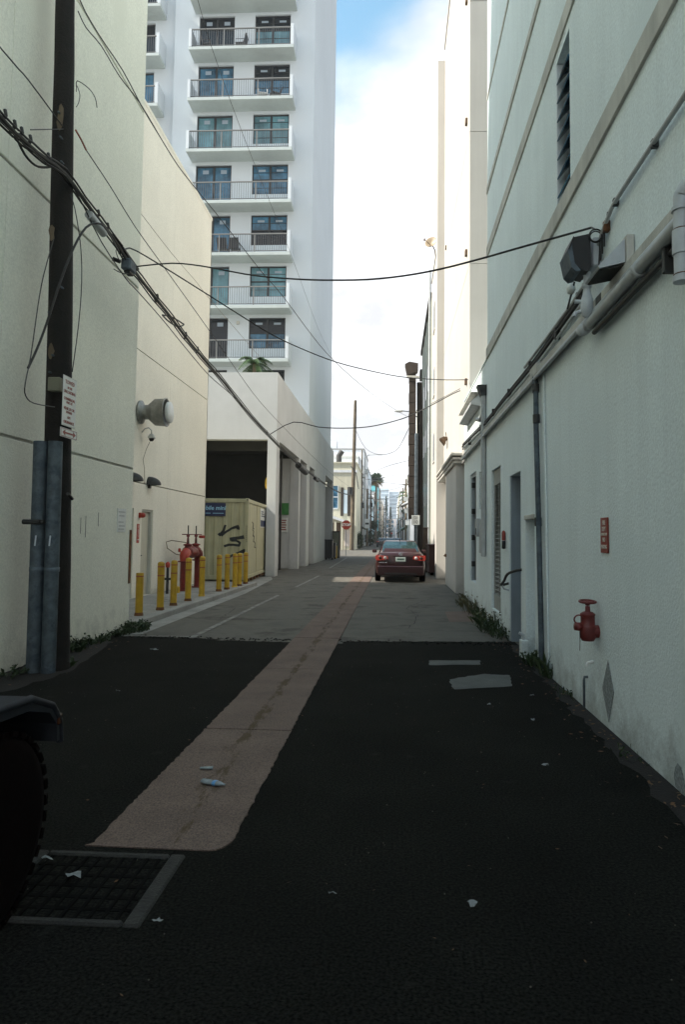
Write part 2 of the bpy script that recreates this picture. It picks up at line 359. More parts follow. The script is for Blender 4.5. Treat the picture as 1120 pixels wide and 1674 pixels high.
def text(body, size, org, right, up, m, parent, name='lettering', extrude=0.001, align='CENTER', bold=0.0, sx=1.0):
    cu = bpy.data.curves.new('lettering', 'FONT'); cu.body = body; cu.size = size; cu.align_x = align; cu.align_y = 'CENTER'; cu.extrude = extrude; cu.offset = bold; cu.resolution_u = 2
    t = bpy.data.objects.new('tmp', cu); COL.objects.link(t)
    bpy.context.view_layer.update()
    me = bpy.data.meshes.new_from_object(t.evaluated_get(bpy.context.evaluated_depsgraph_get()))
    bpy.data.objects.remove(t)
    r = Vector(right).normalized(); u = Vector(up).normalized(); n = r.cross(u)
    p = parent
    while p.parent: p = p.parent
    o_ = Vector(p.location) if p.get('world_built') else Vector((0, 0, 0))
    for v in me.vertices: v.co = Vector(org) - o_ + r*v.co.x*sx + u*v.co.y + n*v.co.z
    me.materials.clear(); me.materials.append(MATS[m])
    ob = bpy.data.objects.new(name, me); COL.objects.link(ob); ob.parent = parent
    return ob

# ------------------------------------------------------------------ ground, paving, markings
def sheet(poly, z, name, m, lab=None):
    mb = MB(); mb.add([(x, y, z) for x, y in poly], [tuple(range(len(poly)))])
    o = mb.build(name, m, fix=False)
    return struct(o)
def ragged(p, q, n, a):
    out = []
    for i in range(n+1):
        t = i/n; out.append((p[0]+(q[0]-p[0])*t + random.uniform(-a, a), p[1]+(q[1]-p[1])*t + random.uniform(-a, a)))
    return out
sheet([(-900, -100), (900, -100), (900, 1600), (-900, 1600)], -0.03, 'ground', 'ground')
sheet([(-6.4, -6), (1.9, -6), (2.4, 24), (2.6, 900), (-6.4, 900), (-6.2, 24)], -0.008, 'old_asphalt', 'asphalt_old')
sheet([(-4.32, -6), (1.85, -6)] + ragged((1.85, 10.35), (-0.7, 10.05), 50, 0.035) + ragged((-0.7, 9.85), (-2.6, 9.95), 40, 0.03) + ragged((-2.6, 10.05), (-4.32, 10.2), 40, 0.05), 0.0, 'asphalt_overlay', 'asphalt_new')
sheet([(-60, 52), (60, 52), (60, 62), (-60, 62)], -0.004, 'cross_street', 'asphalt_old')
# pinkish concrete strip down the middle: slabs with open joints
strip = MB(); strip.box(-1.44, -0.86, 3.45, 300, -0.02, -0.012); strip_o = struct(strip.build('concrete_strip', 'soil'))
ys = [3.36, 5.42, 7.9, 10.3, 12.9, 15.5, 18.1, 20.7, 23.3, 26, 30, 36, 44, 54, 70, 100, 150, 220, 300]
for i, (a, b) in enumerate(zip(ys, ys[1:])):
    n = int((b-a)*28) if i < 4 else 6
    lft = ragged((-1.49, b-0.006), (-1.49, a+0.006), n, 0.007 if i < 6 else 0)
    rgt = ragged((-0.80, a+0.006), (-0.80, b-0.006), n, 0.007 if i < 6 else 0)
    if i == 0:
        rgt = [(-0.90, 3.36), (-0.86, 3.37), (-0.83, 3.40), (-0.805, 3.46)] + [p for p in rgt if p[1] > 3.48]
        lft[-1] = (-1.52, 3.37)
    poly = lft + rgt
    mb = MB(); mb.prism(poly, -0.014, 0.006 + (0.0015 if i % 2 else 0))
    mb.build('slab', 'concrete_strip', strip_o)
# faded parking lines
def line(x0, y0, x1, y1, w, z=0.001, name='road_marking'):
    d = Vector((x1-x0, y1-y0)).normalized(); n = Vector((-d.y, d.x))*w/2
    sheet([(x0+n.x, y0+n.y), (x0-n.x, y0-n.y), (x1-n.x, y1-n.y), (x1+n.x, y1+n.y)], z, name, 'road_paint')
line(-3.04, 10.1, -3.0, 17.6, 0.09); line(-2.95, 20.5, -2.9, 26.5, 0.09); line(-3.1, 33, -3.4, 50, 0.1)
line(-4.2, 10.2, -3.1, 10.25, 0.07); line(-2.4, 30.4, -1.75, 30.5, 0.25); line(-1.9, 36, -1.2, 36.2, 0.3)
line(-2.0, 49.5, -0.5, 49.5, 0.3)
def crack(pts, w, m='soil', z=0.0015):
    p = []
    for a, b in zip(pts, pts[1:]):
        n = max(2, int(math.dist(a, b)/.12))
        for j in range(n): p.append((a[0] + (b[0]-a[0])*j/n + random.uniform(-.03, .03), a[1] + (b[1]-a[1])*j/n + random.uniform(-.03, .03)))
    p.append(pts[-1]); L_ = []; R_ = []
    for i, q in enumerate(p):
        a = p[max(0, i-1)]; b = p[min(len(p)-1, i+1)]; d = Vector((b[0]-a[0], b[1]-a[1])).normalized(); ww = w*random.uniform(.3, 1)/2
        L_.append((q[0]-d.y*ww, q[1]+d.x*ww)); R_.append((q[0]+d.y*ww, q[1]-d.x*ww))
    mb = MB(); n = len(p); mb.add([(x, y, z) for x, y in L_ + R_], [(i, i+1, n+i+1, n+i) for i in range(n-1)]); return struct(mb.build('crack', m, fix=False))
for pts, w in (([(-.7, 11.4), (.2, 11.7), (1.1, 11.3), (1.7, 11.6)], .02), ([(.3, 11.7), (.5, 13.5), (.3, 15), (.9, 17.2)], .018), ([(-.75, 14.2), (.3, 14.4), (1.6, 14.1)], .02), ([(-4.1, 12.6), (-3.1, 12.4), (-1.55, 12.7)], .02),
               ([(-3.2, 12.4), (-3.4, 14.5), (-2.7, 17)], .016), ([(-.7, 18.4), (.6, 18.6), (1.6, 18.2)], .025), ([(-2.4, 20), (-1.6, 20.3)], .02), ([(-4, 17.8), (-2.7, 17.4), (-1.55, 17.7)], .02)): crack(pts, w, z=-.006)
# crumbled asphalt along the seam
cm = MB(); rnd_ = random.Random(4)
for k in range(420):
    x = rnd_.uniform(-4.2, 1.75); y = 10.05 + rnd_.gauss(.03, .07); s_ = rnd_.uniform(.006, .022)
    if -1.5 < x < -.8: continue
    cm.add([(x+s_, y, .0), (x, y+s_*.8, .0), (x-s_, y, .0), (x, y-s_*.7, .0), (x, y, s_*.7)], [(0, 1, 4), (1, 2, 4), (2, 3, 4), (3, 0, 4)])
o = cm.build('asphalt_crumbs', 'asphalt_new', fix=False, kind='stuff'); tag(o, 'loose dark asphalt crumbs along the seam in the road', 'gravel')
# two concrete patches in the asphalt
for p in ([(0.63, 7.02), (1.25, 7.22), (1.34, 7.80), (1.05, 7.84), (0.62, 7.50)], [(0.45, 8.30), (1.08, 8.40), (1.12, 8.70), (0.47, 8.62)]):
    p = sum([ragged(a, b, 7, .013)[:-1] for a, b in zip(p, p[1:] + p[:1])], [])
    sheet(p, 0.005, 'pavement_patch', 'concrete_patch')
# reddish brick-like patch and soil at the wall foot
sheet([(1.05, 12.6), (1.7, 12.8), (1.72, 14.6), (1.1, 14.3)], -0.003, 'ground_patch', 'concrete_strip')
sheet([(1.60, -2), (1.9, -2), (1.9, 10)] + ragged((1.70, 10), (1.58, 2.5), 60, 0.04), 0.003, 'soil', 'soil')
sheet([(-4.3, 5.0)] + ragged((-3.9, 5.6), (-3.6, 7.6), 14, .04) + ragged((-3.7, 8.0), (-4.1, 9.8), 14, .04) + [(-4.3, 10)], 0.003, 'soil', 'soil')
# sidewalk with the bollards
sw = MB(); sw.box(-6.0, -4.27, 10.9, 21.0, -0.02, 0.05); so_ = struct(sw.build('sidewalk', 'soil'))
for i in range(5):
    a = 10.95 + i*2.0; mb = MB(); mb.bev(-5.89, -4.95, a+.012, a+1.988, 0.0, 0.10, 0.008); mb.build('paving_slab', 'concrete', so_)
    mb = MB(); mb.bev(-4.93, -4.42, a+.012, a+1.988, 0.0, 0.102, 0.008); mb.build('paving_slab', 'concrete', so_)
    mb = MB(); mb.bev(-4.40, -4.24, a+.006, a+1.994, -0.02, 0.108, 0.015); mb.build('kerb', 'concrete', so_)
sheet([(-4.26, 10.3), (-3.9, 10.4), (-3.95, 18), (-4.3, 24), (-4.6, 25.4), (-6.2, 25.4), (-6.2, 21), (-4.3, 21)], -0.002, 'gutter', 'concrete')

# drain grate bottom left
mat('grate_iron', (0.0055, 0.0055, 0.0048), 0.9, metal=0.0, var=0.3, vs=20, spec=0.05)
g = thing('storm_drain', 'square iron drain grate with concrete rim at the near end of the pinkish strip', 'drain', (-1.35, 3.0, 0))
MB().box(-1.66, -1.06, 2.74, 3.26, -0.06, -0.05).build('pit', 'soil', g)
MB().bev(-1.06, -0.99, 2.70, 3.30, -0.05, 0.012, 0.008).build('rim', 'grate_concrete', g)
MB().bev(-1.72, -1.66, 2.70, 3.30, -0.05, 0.012, 0.008).build('rim', 'grate_concrete', g)
MB().bev(-1.655, -1.065, 3.262, 3.30, -0.05, 0.012, 0.008).build('rim', 'grate_concrete', g)
MB().bev(-1.655, -1.065, 2.70, 2.738, -0.05, 0.012, 0.008).build('rim', 'grate_concrete', g)
bar = MB().bev(-0.008, 0.008, 2.742, 3.258, -0.03, 0.006, 0.002).build('grate_bar', 'grate_iron', g, off=False)
bar.location = (1.35 - 1.655 + 0.03, -3.0, 0)
for k in range(1, 10): dpart(bar, g, (0.058*k, 0, 0))
cb = MB().bev(-1.65, -1.07, -0.012, 0.012, -0.028, 0.003, 0.002).build('cross_bar', 'grate_iron', g, off=False)
cb.location = (1.35, 2.82-3.0, 0)
for k in range(1, 5): dpart(cb, g, (0, 0.09*k, 0))

# ------------------------------------------------------------------ left building 1 (nearest)
XL = -4.30
b1 = thing('cream_building', 'tall blank cream building behind the near utility pole', 'building', (-9, 4, 0))
MB().box(-16, XL-0.03, -6, 10.84, 0, 18).build('wall', 'band_stucco', b1)
def panel(x0, x1, y0, y1, z0, z1, m, par): return MB().bev(x0, x1, y0, y1, z0, z1, 0.006).build('wall_panel', m, par)
vj = [-6, 0.6, 7.02, 10.853]
for (z0, z1) in ((0.0, 2.605), (2.640, 5.640), (5.675, 8.69), (8.725, 11.74), (11.775, 14.8), (14.83, 18.0)):
    for a, b in zip(vj, vj[1:]):
        panel(XL-0.035, XL, a+0.004, b-0.004, z0, z1, 'cream_stucco', b1)
MB().box(-16, XL, 10.842, 10.86, 0, 18).build('end_wall', 'cream_stucco', b1)
MB().box(-16.1, XL+.06, -6.1, 10.95, 18.0, 18.3).build('parapet', 'band_stucco', b1)
# scratches and rust on the corner
MB().box(XL, XL+0.012, 10.78, 10.857, 0.75, 1.62).build('rust_strip', 'rust', b1)
for y, z, l in ((9.05, 1.55, .22), (9.2, 1.5, .3), (9.6, 1.66, .2)): MB().box(XL, XL+0.002, y, y+0.012, z, z+l).build('scratch_mark', 'dark_brown', b1)

# left building 2
X2 = -5.90
b2 = thing('low_cream_building', 'lower cream stucco building with doors behind the yellow bollards', 'building', (-10, 16, 0))
h2 = [(14.0, 15.02, 0.10, 2.14), (15.50, 16.24, 0.10, 2.14)]
MB().box(-15, X2-0.14, 10.87, 20.75, 0, 11.6).build('wall_core', 'door_cream', b2)
for (z0, z1) in ((0.0, 2.735), (2.760, 5.79), (5.815, 11.62)):
    for a, b in ((10.87, 13.4), (13.4, 17.25), (17.25, 20.8)):
        mb = wall('X', X2-0.135, X2, (a+.003, b-.003), (z0, z1), h2)
        mb.build('wall_panel', 'cream_stucco_warm', b2)
MB().box(-15, X2, 20.755, 20.8, 0, 11.62).build('end_wall', 'cream_stucco_warm', b2)
MB().box(-15, X2+0.01, 10.87, 20.81, 11.622, 11.72).build('coping', 'cream_stucco_warm', b2)
for a, b, zz_, lab in ((14.0, 15.02, 2.14, None), (15.50, 16.24, 2.14, None)):
    d = MB().box(X2-0.13, X2-0.10, a+.04, b-.04, 0.10, zz_-.05).build('door', 'door_cream', b2)
    f = MB(); f.box(X2-.133, X2-.03, a, a+.04, .10, zz_); f.box(X2-.133, X2-.03, b-.04, b, .10, zz_); f.box(X2-.133, X2-.03, a+.04, b-.04, zz_-.05, zz_)
    f.build('door_frame', 'band_stucco', d)
    MB().tube([(X2-.1, a+.12, 1.05), (X2-.05, a+.12, 1.05), (X2-.05, a+.2, 1.05)], .012).build('handle', 'galvanised', d)
# bent exhaust vent
v = thing('exhaust_vent', 'large round galvanised exhaust vent on the wall above the bollards', 'vent', (X2, 15.2, 4.35))
MB().lathe([(0.0, 0.0), (.27, 0.0), (.27, .05), (.17, .08), (.17, .2), (.19, .22)], (X2, 15.2, 4.38), (1, 0.05, 0.0), 28).build('wall_collar', 'duct_metal', v)
MB().lathe([(.19, .22), (.29, .34), (.31, .36), (.32, .60), (.335, .60), (.335, .62), (.31, .62), (.295, .40)], (X2, 15.2, 4.38), (1, 0.05, 0.0), 28).build('cowl', 'duct_metal', v)
MB().lathe([(0, .64), (.24, .64), (.25, .66), (.25, .70), (.24, .72), (0, .72)], (X2, 15.2, 4.38), (1, 0.05, 0.0), 28).build('end_cap', 'sign_white', v)
# two dome sconces
for y, lab in ((14.75, 'dark dome wall lamp left of the other, partly behind the near building corner'), (15.9, 'dark dome wall lamp above the red sign, right of the other')):
    t = thing('wall_lamp', lab, 'lamp', (X2, y, 2.8), group='dome lamps on the low cream building')
    vs = []; fs = []; n, m_ = 14, 6
    for i in range(m_+1):
        ph = math.pi/2*i/m_
        for j in range(n+1):
            th = -math.pi/2 + math.pi*j/n
            vs.append((X2 + 0.30*math.cos(ph)*math.cos(th), y + 0.17*math.cos(ph)*math.sin(th), 2.74 + 0.20*math.sin(ph)))
    for i in range(m_):
        for j in range(n): fs.append((i*(n+1)+j, i*(n+1)+j+1, (i+1)*(n+1)+j+1, (i+1)*(n+1)+j))
    q = MB(); q.add(vs, fs, True); q.build('shade', 'dark_metal', t)
    MB().box(X2, X2+.04, y-.06, y+.06, 2.66, 2.80).build('back_plate', 'dark_metal', t)
# camera on a gooseneck with loose cable
t = thing('security_camera', 'small dome camera on a curved arm under the round vent', 'camera', (X2, 15.5, 4.0))
MB().tube([(X2, 15.35, 3.93), (X2+.06, 15.37, 4.02), (X2+.14, 15.4, 4.05), (X2+.20, 15.42, 3.99), (X2+.205, 15.43, 3.88)], .012).build('arm', 'grey_paint_metal', t)
MB().lathe([(0, .10), (.05, .10), (.085, .04), (.085, .0), (0, 0)], (X2+.205, 15.43, 3.80), (0, 0, 1), 14).build('housing', 'sign_white', t)
MB().lathe([(.06, 0), (.055, -.04), (.03, -.065), (0, -.07)], (X2+.205, 15.43, 3.80), (0, 0, 1), 14).build('lens_dome', 'black_plastic', t)
tag(MB().tube([(X2+.2, 15.43, 3.8), (X2+.06, 15.5, 3.55), (X2+.02, 15.42, 3.3), (X2+.03, 15.5, 3.1), (X2+.01, 15.6, 2.75)], .006, 5).build('loose_cable', 'tan_cable'), 'thin loose cable hanging from the dome camera down the cream wall', 'cable')
# alarm and red sign
t = thing('alarm_bell', 'small red alarm bell between the two cream doors', 'alarm', (X2, 15.35, 2.0))
MB().box(X2, X2+.05, 15.30, 15.40, 1.93, 2.05).build('back_box', 'bright_red', t); MB().lathe([(0, .05), (.055, .05), (.06, .09), (.045, .13), (0, .14)], (X2, 15.35, 1.99), (1, 0, 0), 14).build('dome', 'bright_red', t)
t = thing('fire_sign', 'narrow upright red fire sign with white letters between the cream doors', 'sign', (X2, 15.28, 1.57))
MB().bev(X2+.002, X2+.012, 15.21, 15.35, 1.35, 1.79, .002).build('plate', 'bright_red', t)
for z, b in ((1.72, 'F'), (1.62, 'D'), (1.53, 'C')): text(b, .10, (X2+.014, 15.28, z), (0, 1, 0), (0, 0, 1), 'sign_text_white', t)
MB().box(X2+.013, X2+.015, 15.23, 15.33, 1.415, 1.435).build('stripe', 'sign_text_white', t)
# paper notice on building 1 corner
t = thing('wall_notice', 'pale faded notice on the corner of the tall cream building', 'sign', (XL, 10.43, 1.75))
MB().box(XL+.001, XL+.008, 10.27, 10.60, 1.58, 1.95).build('plate', 'sign_white', t)
for k, z in enumerate((1.90, 1.84, 1.74, 1.68, 1.63)): MB().box(XL+.009, XL+.0105, 10.31 + .02*(k % 2), 10.56 - .03*(k % 3), z-.012, z+.008).build('text_line', 'grey_paint_metal', t)

# ------------------------------------------------------------------ near utility pole and what hangs on it
PX, PY = -3.94, 7.6
up = thing('utility_pole', 'dark weathered wooden utility pole nearest the camera against the cream wall', 'pole', (-3.86, 7.62, 0), group='wooden utility poles along the alley')
path = [(-3.865 - 0.022*z/1.0 if z < 99 else 0, 7.62, z) for z in [i*0.6 for i in range(20)]]
path = [(p[0] + random.uniform(-.004, .004), p[1], p[2]) for p in path]
MB().tube(path, [0.165 - 0.0042*i for i in range(20)], 20).build('shaft', 'wood_pole', up)
MB().tube([(-4.05, 7.42, 2.56), (-4.05, 7.42, 0)][::-1], .001, 4)
for x in (-4.005, -3.835):
    p = MB().tube([(x + .005, 7.41, -0.02), (x, 7.41, 1.3), (x - .01, 7.41, 2.59)], .079, 20).build('conduit', 'galvanised', up)
    MB().lathe([(.083, 0), (.083, .05), (.079, .05)], (x + .003, 7.41, 1.12), n=20).build('coupling', 'galvanised', p)
MB().bev(-4.13, -3.90, 7.31, 7.50, 1.655, 1.70, .006).build('strap', 'dark_metal', up)
MB().tube([(-4.13, 7.31, 1.675), (-3.93, 7.305, 1.675)], .028, 8).build('strap_bolt', 'dark_metal', up)
for x in (-3.99, -3.825):       # chalk figure 1 on each pipe
    text('1', .17, (x, 7.327, 1.46), (1, 0, 0), (0.08, 0, 1), 'white_marker', up, 'painted_mark')
MB().bev(-3.955, -3.815, 7.39, 7.47, 3.17, 3.33, .008).build('junction_box', 'box_olive', up)
for z in (6.5, 6.2, 5.9, 4.4, 4.1, 3.6, 3.4):
    x = -3.865 - .022*z + random.uniform(-.05, .1); MB().tube([(x, 7.50, z), (x, 7.44, z)], .012, 6).build('bolt_head', 'galvanised', up)
for z0, z1, x in ((6.28, 6.62, -3.97), (4.95, 5.15, -4.02), (3.55, 3.75, -3.97)):
    MB().add([(x + r_*.045*math.cos(t), 7.4625 + .012*abs(math.cos(t)), (z0+z1)/2 + (z1-z0)/2*math.sin(t)) for r_, t in [(random.uniform(.5, 1.2), 2*math.pi*j/9) for j in range(9)]], [tuple(range(9))]).build('worn_patch', 'far_wood', up)
MB().tube([(-3.72, 7.6, 1.95), (-3.70, 7.45, 2.0)], .02, 6).build('lag_bolt', 'dark_metal', up)
# tow-away sign, edge towards the camera, and the arrow plate under it
t = thing('parking_sign', 'tall white parking sign with lines of red lettering on the near pole', 'sign', (-3.72, 7.45, 3.05))
MB().bev(-3.722, -3.716, 7.285, 7.60, 2.765, 3.335, .002).build('plate', 'sign_white', t)
RR, UU = (0, 1, 0), (0, 0, 1)
for z, s_, b in ((3.265, .062, 'TOWED'), (3.205, .036, 'IN THE'), (3.155, .048, 'UNLOADING'), (3.075, .044, 'COMMERCIAL'), (3.035, .036, 'ONLY AT'), (2.965, .044, 'VEHICLES OR'), (2.925, .036, 'EXPENSE'), (2.865, .036, 'CITY'), (2.81, .044, 'ORDINANCE')):
    text(b, s_, (-3.7145, 7.44, z), RR, UU, 'sign_red', t, 'lettering', bold=.0012, sx=.95)
b = MB()
for a in ((7.289, 7.596, 3.326, 3.331), (7.289, 7.596, 2.769, 2.774)): b.box(-3.7155, -3.7145, *a)
b.build('border_line', 'band_stucco', t)
t = thing('arrow_sign', 'small white plate with a red double arrow under the parking sign', 'sign', (-3.72, 7.46, 2.69))
MB().bev(-3.724, -3.718, 7.265, 7.655, 2.635, 2.74, .002).build('plate', 'sign_white', t)
MB().prism([(7.31, 2.688), (7.37, 2.722), (7.37, 2.698), (7.56, 2.698), (7.56, 2.722), (7.62, 2.688), (7.56, 2.654), (7.56, 2.678), (7.37, 2.678), (7.37, 2.654)], -3.7165, -3.7145, 'X').build('double_arrow', 'sign_red', t)
b = MB(); b.box(-3.7165, -3.7150, 7.275, 7.645, 2.728, 2.733); b.box(-3.7165, -3.7150, 7.275, 7.645, 2.642, 2.647); b.box(-3.7165, -3.7150, 7.272, 7.277, 2.642, 2.733); b.box(-3.7165, -3.7150, 7.643, 7.648, 2.642, 2.733)
b.build('border_line', 'sign_red', t)

# ------------------------------------------------------------------ cables
CAB = [
 ('main', 'thick black cable bundle running down the left side of the alley from the near pole', .026, 'black_cable', [(-3.80, 3.5, 5.62), (-3.832, 6.097, 5.56), (-3.837, 6.422, 5.577), (-3.841, 6.781, 5.608), (-3.849, 7.386, 5.72), (-3.859, 8.135, 5.642), (-3.868, 8.815, 5.592), (-3.875, 9.376, 5.482), (-3.885, 10.138, 5.407), (-3.901, 11.357, 5.322), (-3.915, 12.474, 5.216), (-3.932, 13.819, 5.151), (-3.954, 15.476, 5.071), (-3.992, 18.399, 4.874), (-4.055, 23.284, 4.719), (-4.106, 27.269, 4.658), (-4.179, 32.851, 4.693), (-4.287, 41.246, 4.82), (-4.469, 55.295, 5.182), (-4.7, 76.8, 6.3)]),
 ('thin', 'thin black cable sagging just below the main cable bundle', .008, 'black_cable', [(-3.849, 7.393, 5.712), (-3.854, 7.792, 5.625), (-3.863, 8.433, 5.378), (-3.874, 9.282, 5.218), (-3.88, 9.758, 5.203), (-3.894, 10.885, 5.146), (-3.91, 12.097, 5.048), (-3.933, 13.839, 4.934), (-3.95, 15.4, 4.95), (-3.96, 17, 4.96)]),
 ('high', 'thin overhead wire from the top of the near pole across to the brown duct', .007, 'black_cable', [(-3.86, 7.45, 8.3), (-3.826, 7.554, 7.966), (-3.749, 7.897, 7.808), (-3.636, 8.396, 7.685), (-3.535, 8.842, 7.473), (-3.432, 9.299, 7.312), (-3.326, 9.766, 7.162), (-3.198, 10.33, 7.076), (-3.066, 10.915, 7.011), (-2.919, 11.566, 6.918), (-2.622, 12.879, 6.727), (-2.381, 13.941, 6.631), (-1.879, 16.16, 6.272), (-1.427, 18.158, 6.138), (-0.686, 21.433, 6.125), (0.122, 25.006, 6.263), (0.498, 26.663, 6.379)]),
 ('branch', 'short wavy wire twisted beside the high wire at the near pole top', .007, 'black_cable', [(-3.832, 7.53, 7.808), (-3.799, 7.676, 7.715), (-3.734, 7.962, 7.696), (-3.649, 8.337, 7.559), (-3.548, 8.784, 7.497), (-3.432, 9.299, 7.312)]),
 ('low', 'thin dark wire leaving the pole at a reddish clamp and running below the high wire', .007, 'black_cable', [(-3.856, 7.906, 6.31), (-3.866, 8.659, 6.243), (-3.877, 9.563, 6.118), (-3.893, 10.809, 6.046), (-3.915, 12.448, 5.957), (-3.938, 14.263, 5.848), (-3.97, 16.745, 5.675), (-4.01, 19.811, 5.537), (-4.083, 25.42, 5.553), (-4.195, 34.113, 5.664), (-4.366, 47.363, 5.961), (-4.7, 76.8, 7.0)]),
 ('clamp', 'short orange red wire sleeve at the near pole', .012, 'orange_cable', [(-3.80, 7.52, 6.32), (-3.82, 7.7, 6.315), (-3.856, 7.906, 6.31)]),
 ('pale', 'thin tan wire slanting across the low cream building', .005, 'tan_cable', [(-4.99, 12.368, 7.82), (-4.984, 14.433, 7.803), (-4.979, 16.227, 7.87), (-4.975, 17.446, 7.873), (-4.96, 24, 8.1)]),
 ('tower', 'thin wire running high in front of the white tower balconies', .006, 'black_cable', [(-3.93, 11, 12.2), (-3.951, 12.52, 12.111), (-3.973, 13.596, 11.981), (-4.036, 16.774, 12.066), (-4.135, 21.722, 12.497), (-4.196, 24.742, 12.794), (-4.288, 29.392, 13.097), (-4.466, 38.304, 13.61), (-4.55, 48.988, 14.6), (-4.75, 76.9, 16.8)]),
 ('cross1', 'wire crossing the alley from the dark wall box on the right to the cable bundle', .010, 'black_cable', [(1.748, 5.941, 4.324), (1.62, 6.026, 4.321), (1.233, 6.285, 4.314), (0.863, 6.532, 4.304), (0.462, 6.8, 4.306), (0.089, 7.049, 4.337), (-0.315, 7.319, 4.405), (-0.753, 7.612, 4.516), (-1.068, 7.822, 4.607), (-1.487, 8.102, 4.744), (-1.942, 8.405, 4.915), (-2.643, 8.874, 5.219), (-3.2, 9.25, 5.42), (-3.87, 9.6, 5.52)]),
 ('cross2', 'middle wire crossing the alley from the bundle to the bright white wing', .011, 'black_cable', [(-3.87, 9.2, 5.52), (-4.0, 9.7, 5.85), (-3.722, 10.193, 5.80), (-3.134, 10.91, 5.567), (-2.642, 11.51, 5.366), (-2.193, 12.057, 5.201), (-1.705, 12.653, 5.105), (-1.171, 13.304, 5.049), (-0.583, 14.021, 5.066), (0.067, 14.813, 5.125), (0.638, 15.51, 5.235), (1.264, 16.273, 5.386), (1.87, 17.0, 5.56)]),
 ('cross3', 'lowest thick black cable sagging across the alley to the white wing', .016, 'black_cable', [(-3.99, 21.3, 4.8), (-3.275, 21.606, 5.255), (-2.422, 21.174, 5.025), (-1.608, 20.76, 4.921), (-0.829, 20.365, 4.897), (-0.174, 20.032, 4.973), (0.458, 19.712, 5.12), (1.154, 19.359, 5.415), (1.659, 19.102, 5.646), (1.87, 19.0, 5.72)]),
 ('cross3u', 'short tie wire above the lowest crossing cable at the white wing', .008, 'black_cable', [(1.068, 19.402, 5.423), (1.658, 19.102, 5.682), (1.87, 19.0, 5.78)]),
 ('sag', 'deeply sagging wire far down the alley below the street lamp arm', .022, 'black_cable', [(-4.7, 76.9, 14.5), (-4.2, 75.7, 13.3), (-2.962, 70.197, 10.819), (-1.4, 63.709, 9.382), (0.046, 57.7, 8.914), (0.784, 54.637, 9.531), (1.9, 50, 11.5)]),
 ('fa', 'highest of the thin far wires above the distant alley', .02, 'black_cable', [(-5.5, 106, 11.2), (-1.862, 78.942, 9.442), (-0.239, 66.452, 8.689), (1.9, 50.5, 7.5)]),
 ('fb', 'middle one of the thin far wires above the distant alley', .02, 'black_cable', [(-5.5, 106, 10.4), (-3.718, 93.212, 9.493), (-1.272, 74.401, 8.105), (0.07, 64.081, 7.438), (1.9, 51, 6.3)]),
 ('fc', 'lowest of the thin far wires above the distant alley', .02, 'black_cable', [(-5.5, 106, 10.3), (-3.718, 93.212, 9.493), (-0.223, 66.335, 6.855), (1.9, 50.7, 5.4)]),
 ('lu', 'wire reaching the near pole from the upper left', .008, 'black_cable', [(-3.99, 3.5, 6.35), (-3.935, 6.21, 6.352), (-3.921, 6.687, 6.361), (-3.95, 7.5, 6.357)]),
 ('ls', 'short horizontal wire stub left of the near pole', .006, 'black_cable', [(-3.90, 6.74, 5.84), (-3.921, 7.46, 6.30)]),
 ('bl', 'black slack loop under the cable bundle left of the near pole', .013, 'black_cable', [(-3.893, 6.423, 5.66), (-3.891, 6.46, 5.601), (-3.884, 6.621, 5.50), (-3.876, 6.808, 5.49), (-3.869, 6.978, 5.56), (-3.862, 7.135, 5.66)]),
 ('dt', 'thick cut cable end arching over and hanging in front of the near pole', .013, 'black_cable', [(-3.87, 9.0, 5.5), (-3.60, 8.0, 5.33), (-3.581, 7.718, 5.28), (-3.636, 7.525, 5.137), (-3.686, 7.349, 4.818), (-3.732, 7.188, 4.397), (-3.785, 7.001, 3.815), (-3.817, 6.892, 3.515), (-3.847, 6.784, 3.276)]),
 ('dl', 'thin loose cable loop hanging left of the near pole', .006, 'black_cable', [(-3.90, 7.3, 4.9), (-3.80, 6.933, 4.331), (-3.76, 6.773, 3.938), (-3.63, 6.447, 3.326), (-3.45, 6.05, 2.95), (-3.47, 6.10, 2.84), (-3.60, 6.489, 2.845), (-3.84, 7.35, 2.976)]),
 ('rd', 'thin wire drooping down the right side of the near pole', .006, 'black_cable', [(-3.80, 7.45, 5.5), (-3.707, 7.386, 5.29), (-3.666, 7.467, 4.906), (-3.651, 7.498, 4.481), (-3.66, 7.48, 3.969), (-3.70, 7.45, 3.40)]),
 ('c1', 'longer curly wire end sticking out right of the near pole', .005, 'dark_metal', [(-3.80, 7.5, 6.83), (-3.721, 7.359, 6.814), (-3.649, 7.502, 6.816), (-3.609, 7.583, 6.756), (-3.595, 7.61, 6.652)]),
 ('c2', 'shorter curly wire end close against the near pole', .004, 'dark_metal', [(-3.80, 7.5, 6.78), (-3.723, 7.354, 6.752), (-3.703, 7.394, 6.668), (-3.709, 7.383, 6.564), (-3.722, 7.356, 6.495)]),
 ('f8', 'flattened slack storage loop tied to the cable bundle', .013, 'black_cable', [(-3.894, 10.88, 5.217), (-3.901, 11.355, 5.343), (-3.908, 11.951, 5.427), (-3.91, 12.063, 5.429), (-3.905, 11.708, 5.282), (-3.899, 11.199, 5.217), (-3.894, 10.88, 5.217)]),
 ('lsm', 'small drip loop beside the cable bundle above the splice box', .006, 'black_cable', [(-3.87, 9.0, 5.55), (-3.869, 8.909, 5.461), (-3.87, 9.023, 5.379), (-3.871, 9.11, 5.389), (-3.872, 9.146, 5.5)]),
 ('hg', 'short loose strand hooked under the cable bundle past the splice box', .005, 'black_cable', [(-3.888, 10.357, 5.40), (-3.889, 10.479, 5.334), (-3.893, 10.779, 5.297), (-3.895, 10.927, 5.35)]),
]
